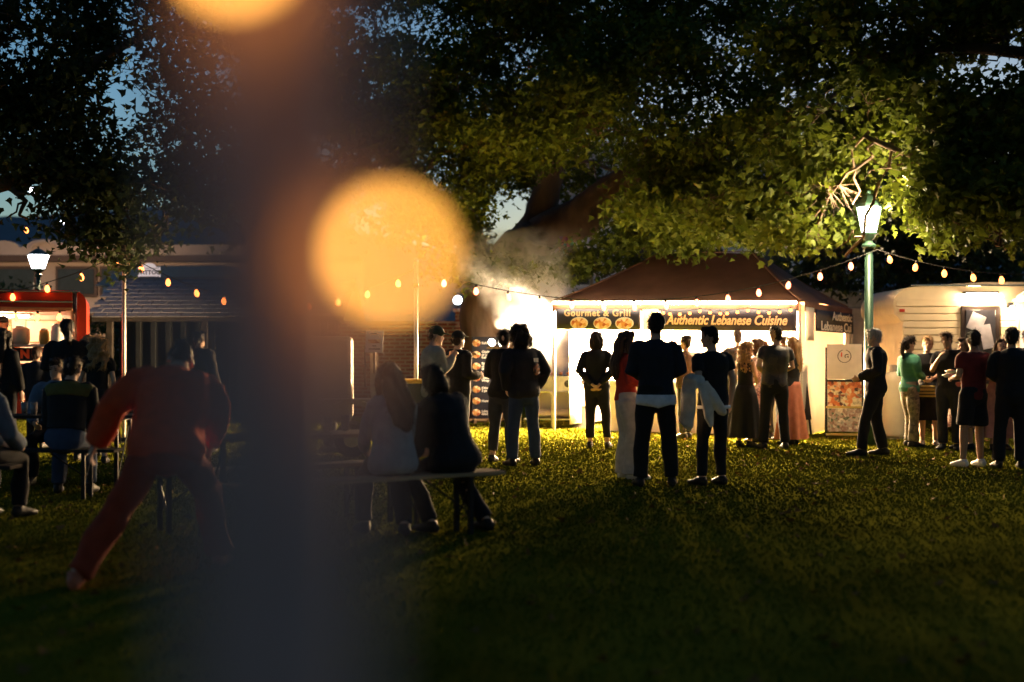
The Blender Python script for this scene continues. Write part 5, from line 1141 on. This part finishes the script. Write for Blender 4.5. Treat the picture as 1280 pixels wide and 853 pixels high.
# seated women on the bench
hd = math.atan2(-NV.x, NV.y)
w1 = Vector((-.87, 9.44, 0)); w2 = Vector((-.43, 9.73, 0)); SITD = .36
person('woman with long light brown hair in grey jumper seated on the plank bench', w1, 1.60, hd-.25, 'f', ('grey_knit', 'long'), ('trouser_black', 'jeans'), ('long', 'hair_brown'), arms=('table', 'table'), legs=('sit', 'tuck'), drop=.32, lean=8, vox=.014, hem=.84, loose=.022, seed=330, head=(-8, 0))
person('woman with dark bobbed hair in black puffer jacket seated on the plank bench end', w2, 1.61, hd+.15, 'f', ('black_denim', 'jacket'), ('trouser_black', 'jeans'), ('bob', 'hair_dark'), arms=('table', 'table'), legs=('tuck', ((.28, .25, .40), (.32, -.02, .085))), drop=.32, lean=14, side=-4, vox=.014, bulk=1.15, loose=.015, seed=340, head=(10, 5))
# left side
person('person in orange-red hooded top and trousers lunging forward over the dark lawn', Vector((-2.07, 7.66, 0)), 1.80, R(6), 'm', ('orange_fleece', 'jacket'), ('orange_trouser', 'straight'), ('short', 'hair_dark'), shoes='shoe_orange',
       arms=(((-.33, .10, 1.00), (-.43, .16, .80)), ((.25, .26, .95), (.20, .38, .76))), legs=(((-.27, -.02, .42), (-.46, -.22, .085)), ((.18, .40, .48), (.24, .48, .085))), drop=.17, lean=34, vox=.012, hem=.78, bulk=1.14, wr=.013, seed=350, head=(12, 16))
person('man in black standing before the doughnut trailer hatch', g(87, 577), 1.84, R(4), 'm', ('jumper_black', 'jacket'), ('trouser_charcoal', 'jeans'), ('tail', 'hair_dark'), arms=('front', 'front'), vox=.017, bulk=1.15, seed=360)
person('girl with long wavy blonde hair in black dress beside the red trailer end', g(121, 580), 1.62, R(14), 'f', ('jumper_black', 'tee'), ('jumper_black', 'dress', .35), ('wavy', 'hair_blond'), vox=.017, seed=370)
person('second girl with wavy fair hair standing close behind the first', g(113, 571), 1.64, R(30), 'f', ('jumper_black', 'tee'), ('trouser_black', 'jeans'), ('wavy', 'hair_blond'), vox=.018, seed=375)
person('small child with short hair at the doughnut counter', g(46, 561), 1.50, R(0), 'm', ('jumper_navy', 'long'), ('trouser_black', 'jeans'), ('short', 'hair_brown'), vox=.018, seed=380)
person('dark-coated person with long hair waiting before the trailer hatch', g(4, 574), 1.72, R(-10), 'f', ('jumper_black', 'jacket'), ('trouser_black', 'jeans'), ('long', 'hair_dark'), vox=.018, seed=390)
person('trailer worker in black cap serving inside the lit hatch', DW(-1.25, .5, .38), 1.62, R(205), 'm', ('jumper_black', 'tee'), ('trouser_black', 'jeans'), ('cap', 'hair_dark', 'cap_black'), arms=('hold', 'hold'), vox=.018, seed=400, head=(-40, 5), eyes=True)
person('person in olive-yoked black shirt seated with back turned at the left table', Vector((-4.27, 12.22, 0)), 1.74, R(6), 'm', ('jumper_black', 'jacket'), ('jeans', 'jeans'), ('short', 'hair_dark'), arms=('table', 'table'), legs=('sit', 'sit'), drop=SITD, lean=12, vox=.016, seed=410, hem=1.0, yoke='olive')
person('fair-haired person in pale denim jacket seated at the left table end', Vector((-4.36, 10.4, 0)), 1.68, R(-15), 'f', ('denim_pale', 'jacket'), ('trouser_black', 'jeans'), ('long', 'hair_blond'), arms=('table', 'table'), legs=('sit', 'sit'), drop=SITD, lean=10, vox=.015, seed=420)
k = bench((-4.02, 10.38), (-1, 0), 1.6, 'short dark bench under the pale denim jacket', pm='dark_wood')
person('dark-clothed person seated across the left table, elbow raised', Vector((-4.9, 13.75, 0)), 1.70, R(185), 'm', ('denim_pale', 'long'), ('trouser_black', 'jeans'), ('short', 'hair_dark'), arms=('eat', 'table'), legs=('sit', 'sit'), drop=SITD, lean=6, vox=.017, seed=430, eyes=True)
bench((-3.75, 13.8), (-1, 0), 2.2, 'dark plank bench on the trailer side of the left table', pm='dark_wood')
person('person in dark jacket standing before the shed near the lit pole', g(252, 566), 1.72, R(-20), 'm', ('black_denim', 'jacket'), ('trouser_charcoal', 'jeans'), ('short', 'hair_dark'), vox=.018, seed=440)
person('person in charcoal coat by the shed corner post, facing the coffee trailer', g(412, 566), 1.72, R(-70), 'm', ('black_denim', 'jacket'), ('trouser_charcoal', 'jeans'), ('short', 'hair_brown'), arms=('front', 'front'), vox=.018, seed=450)

finish_people()
finish_texts()
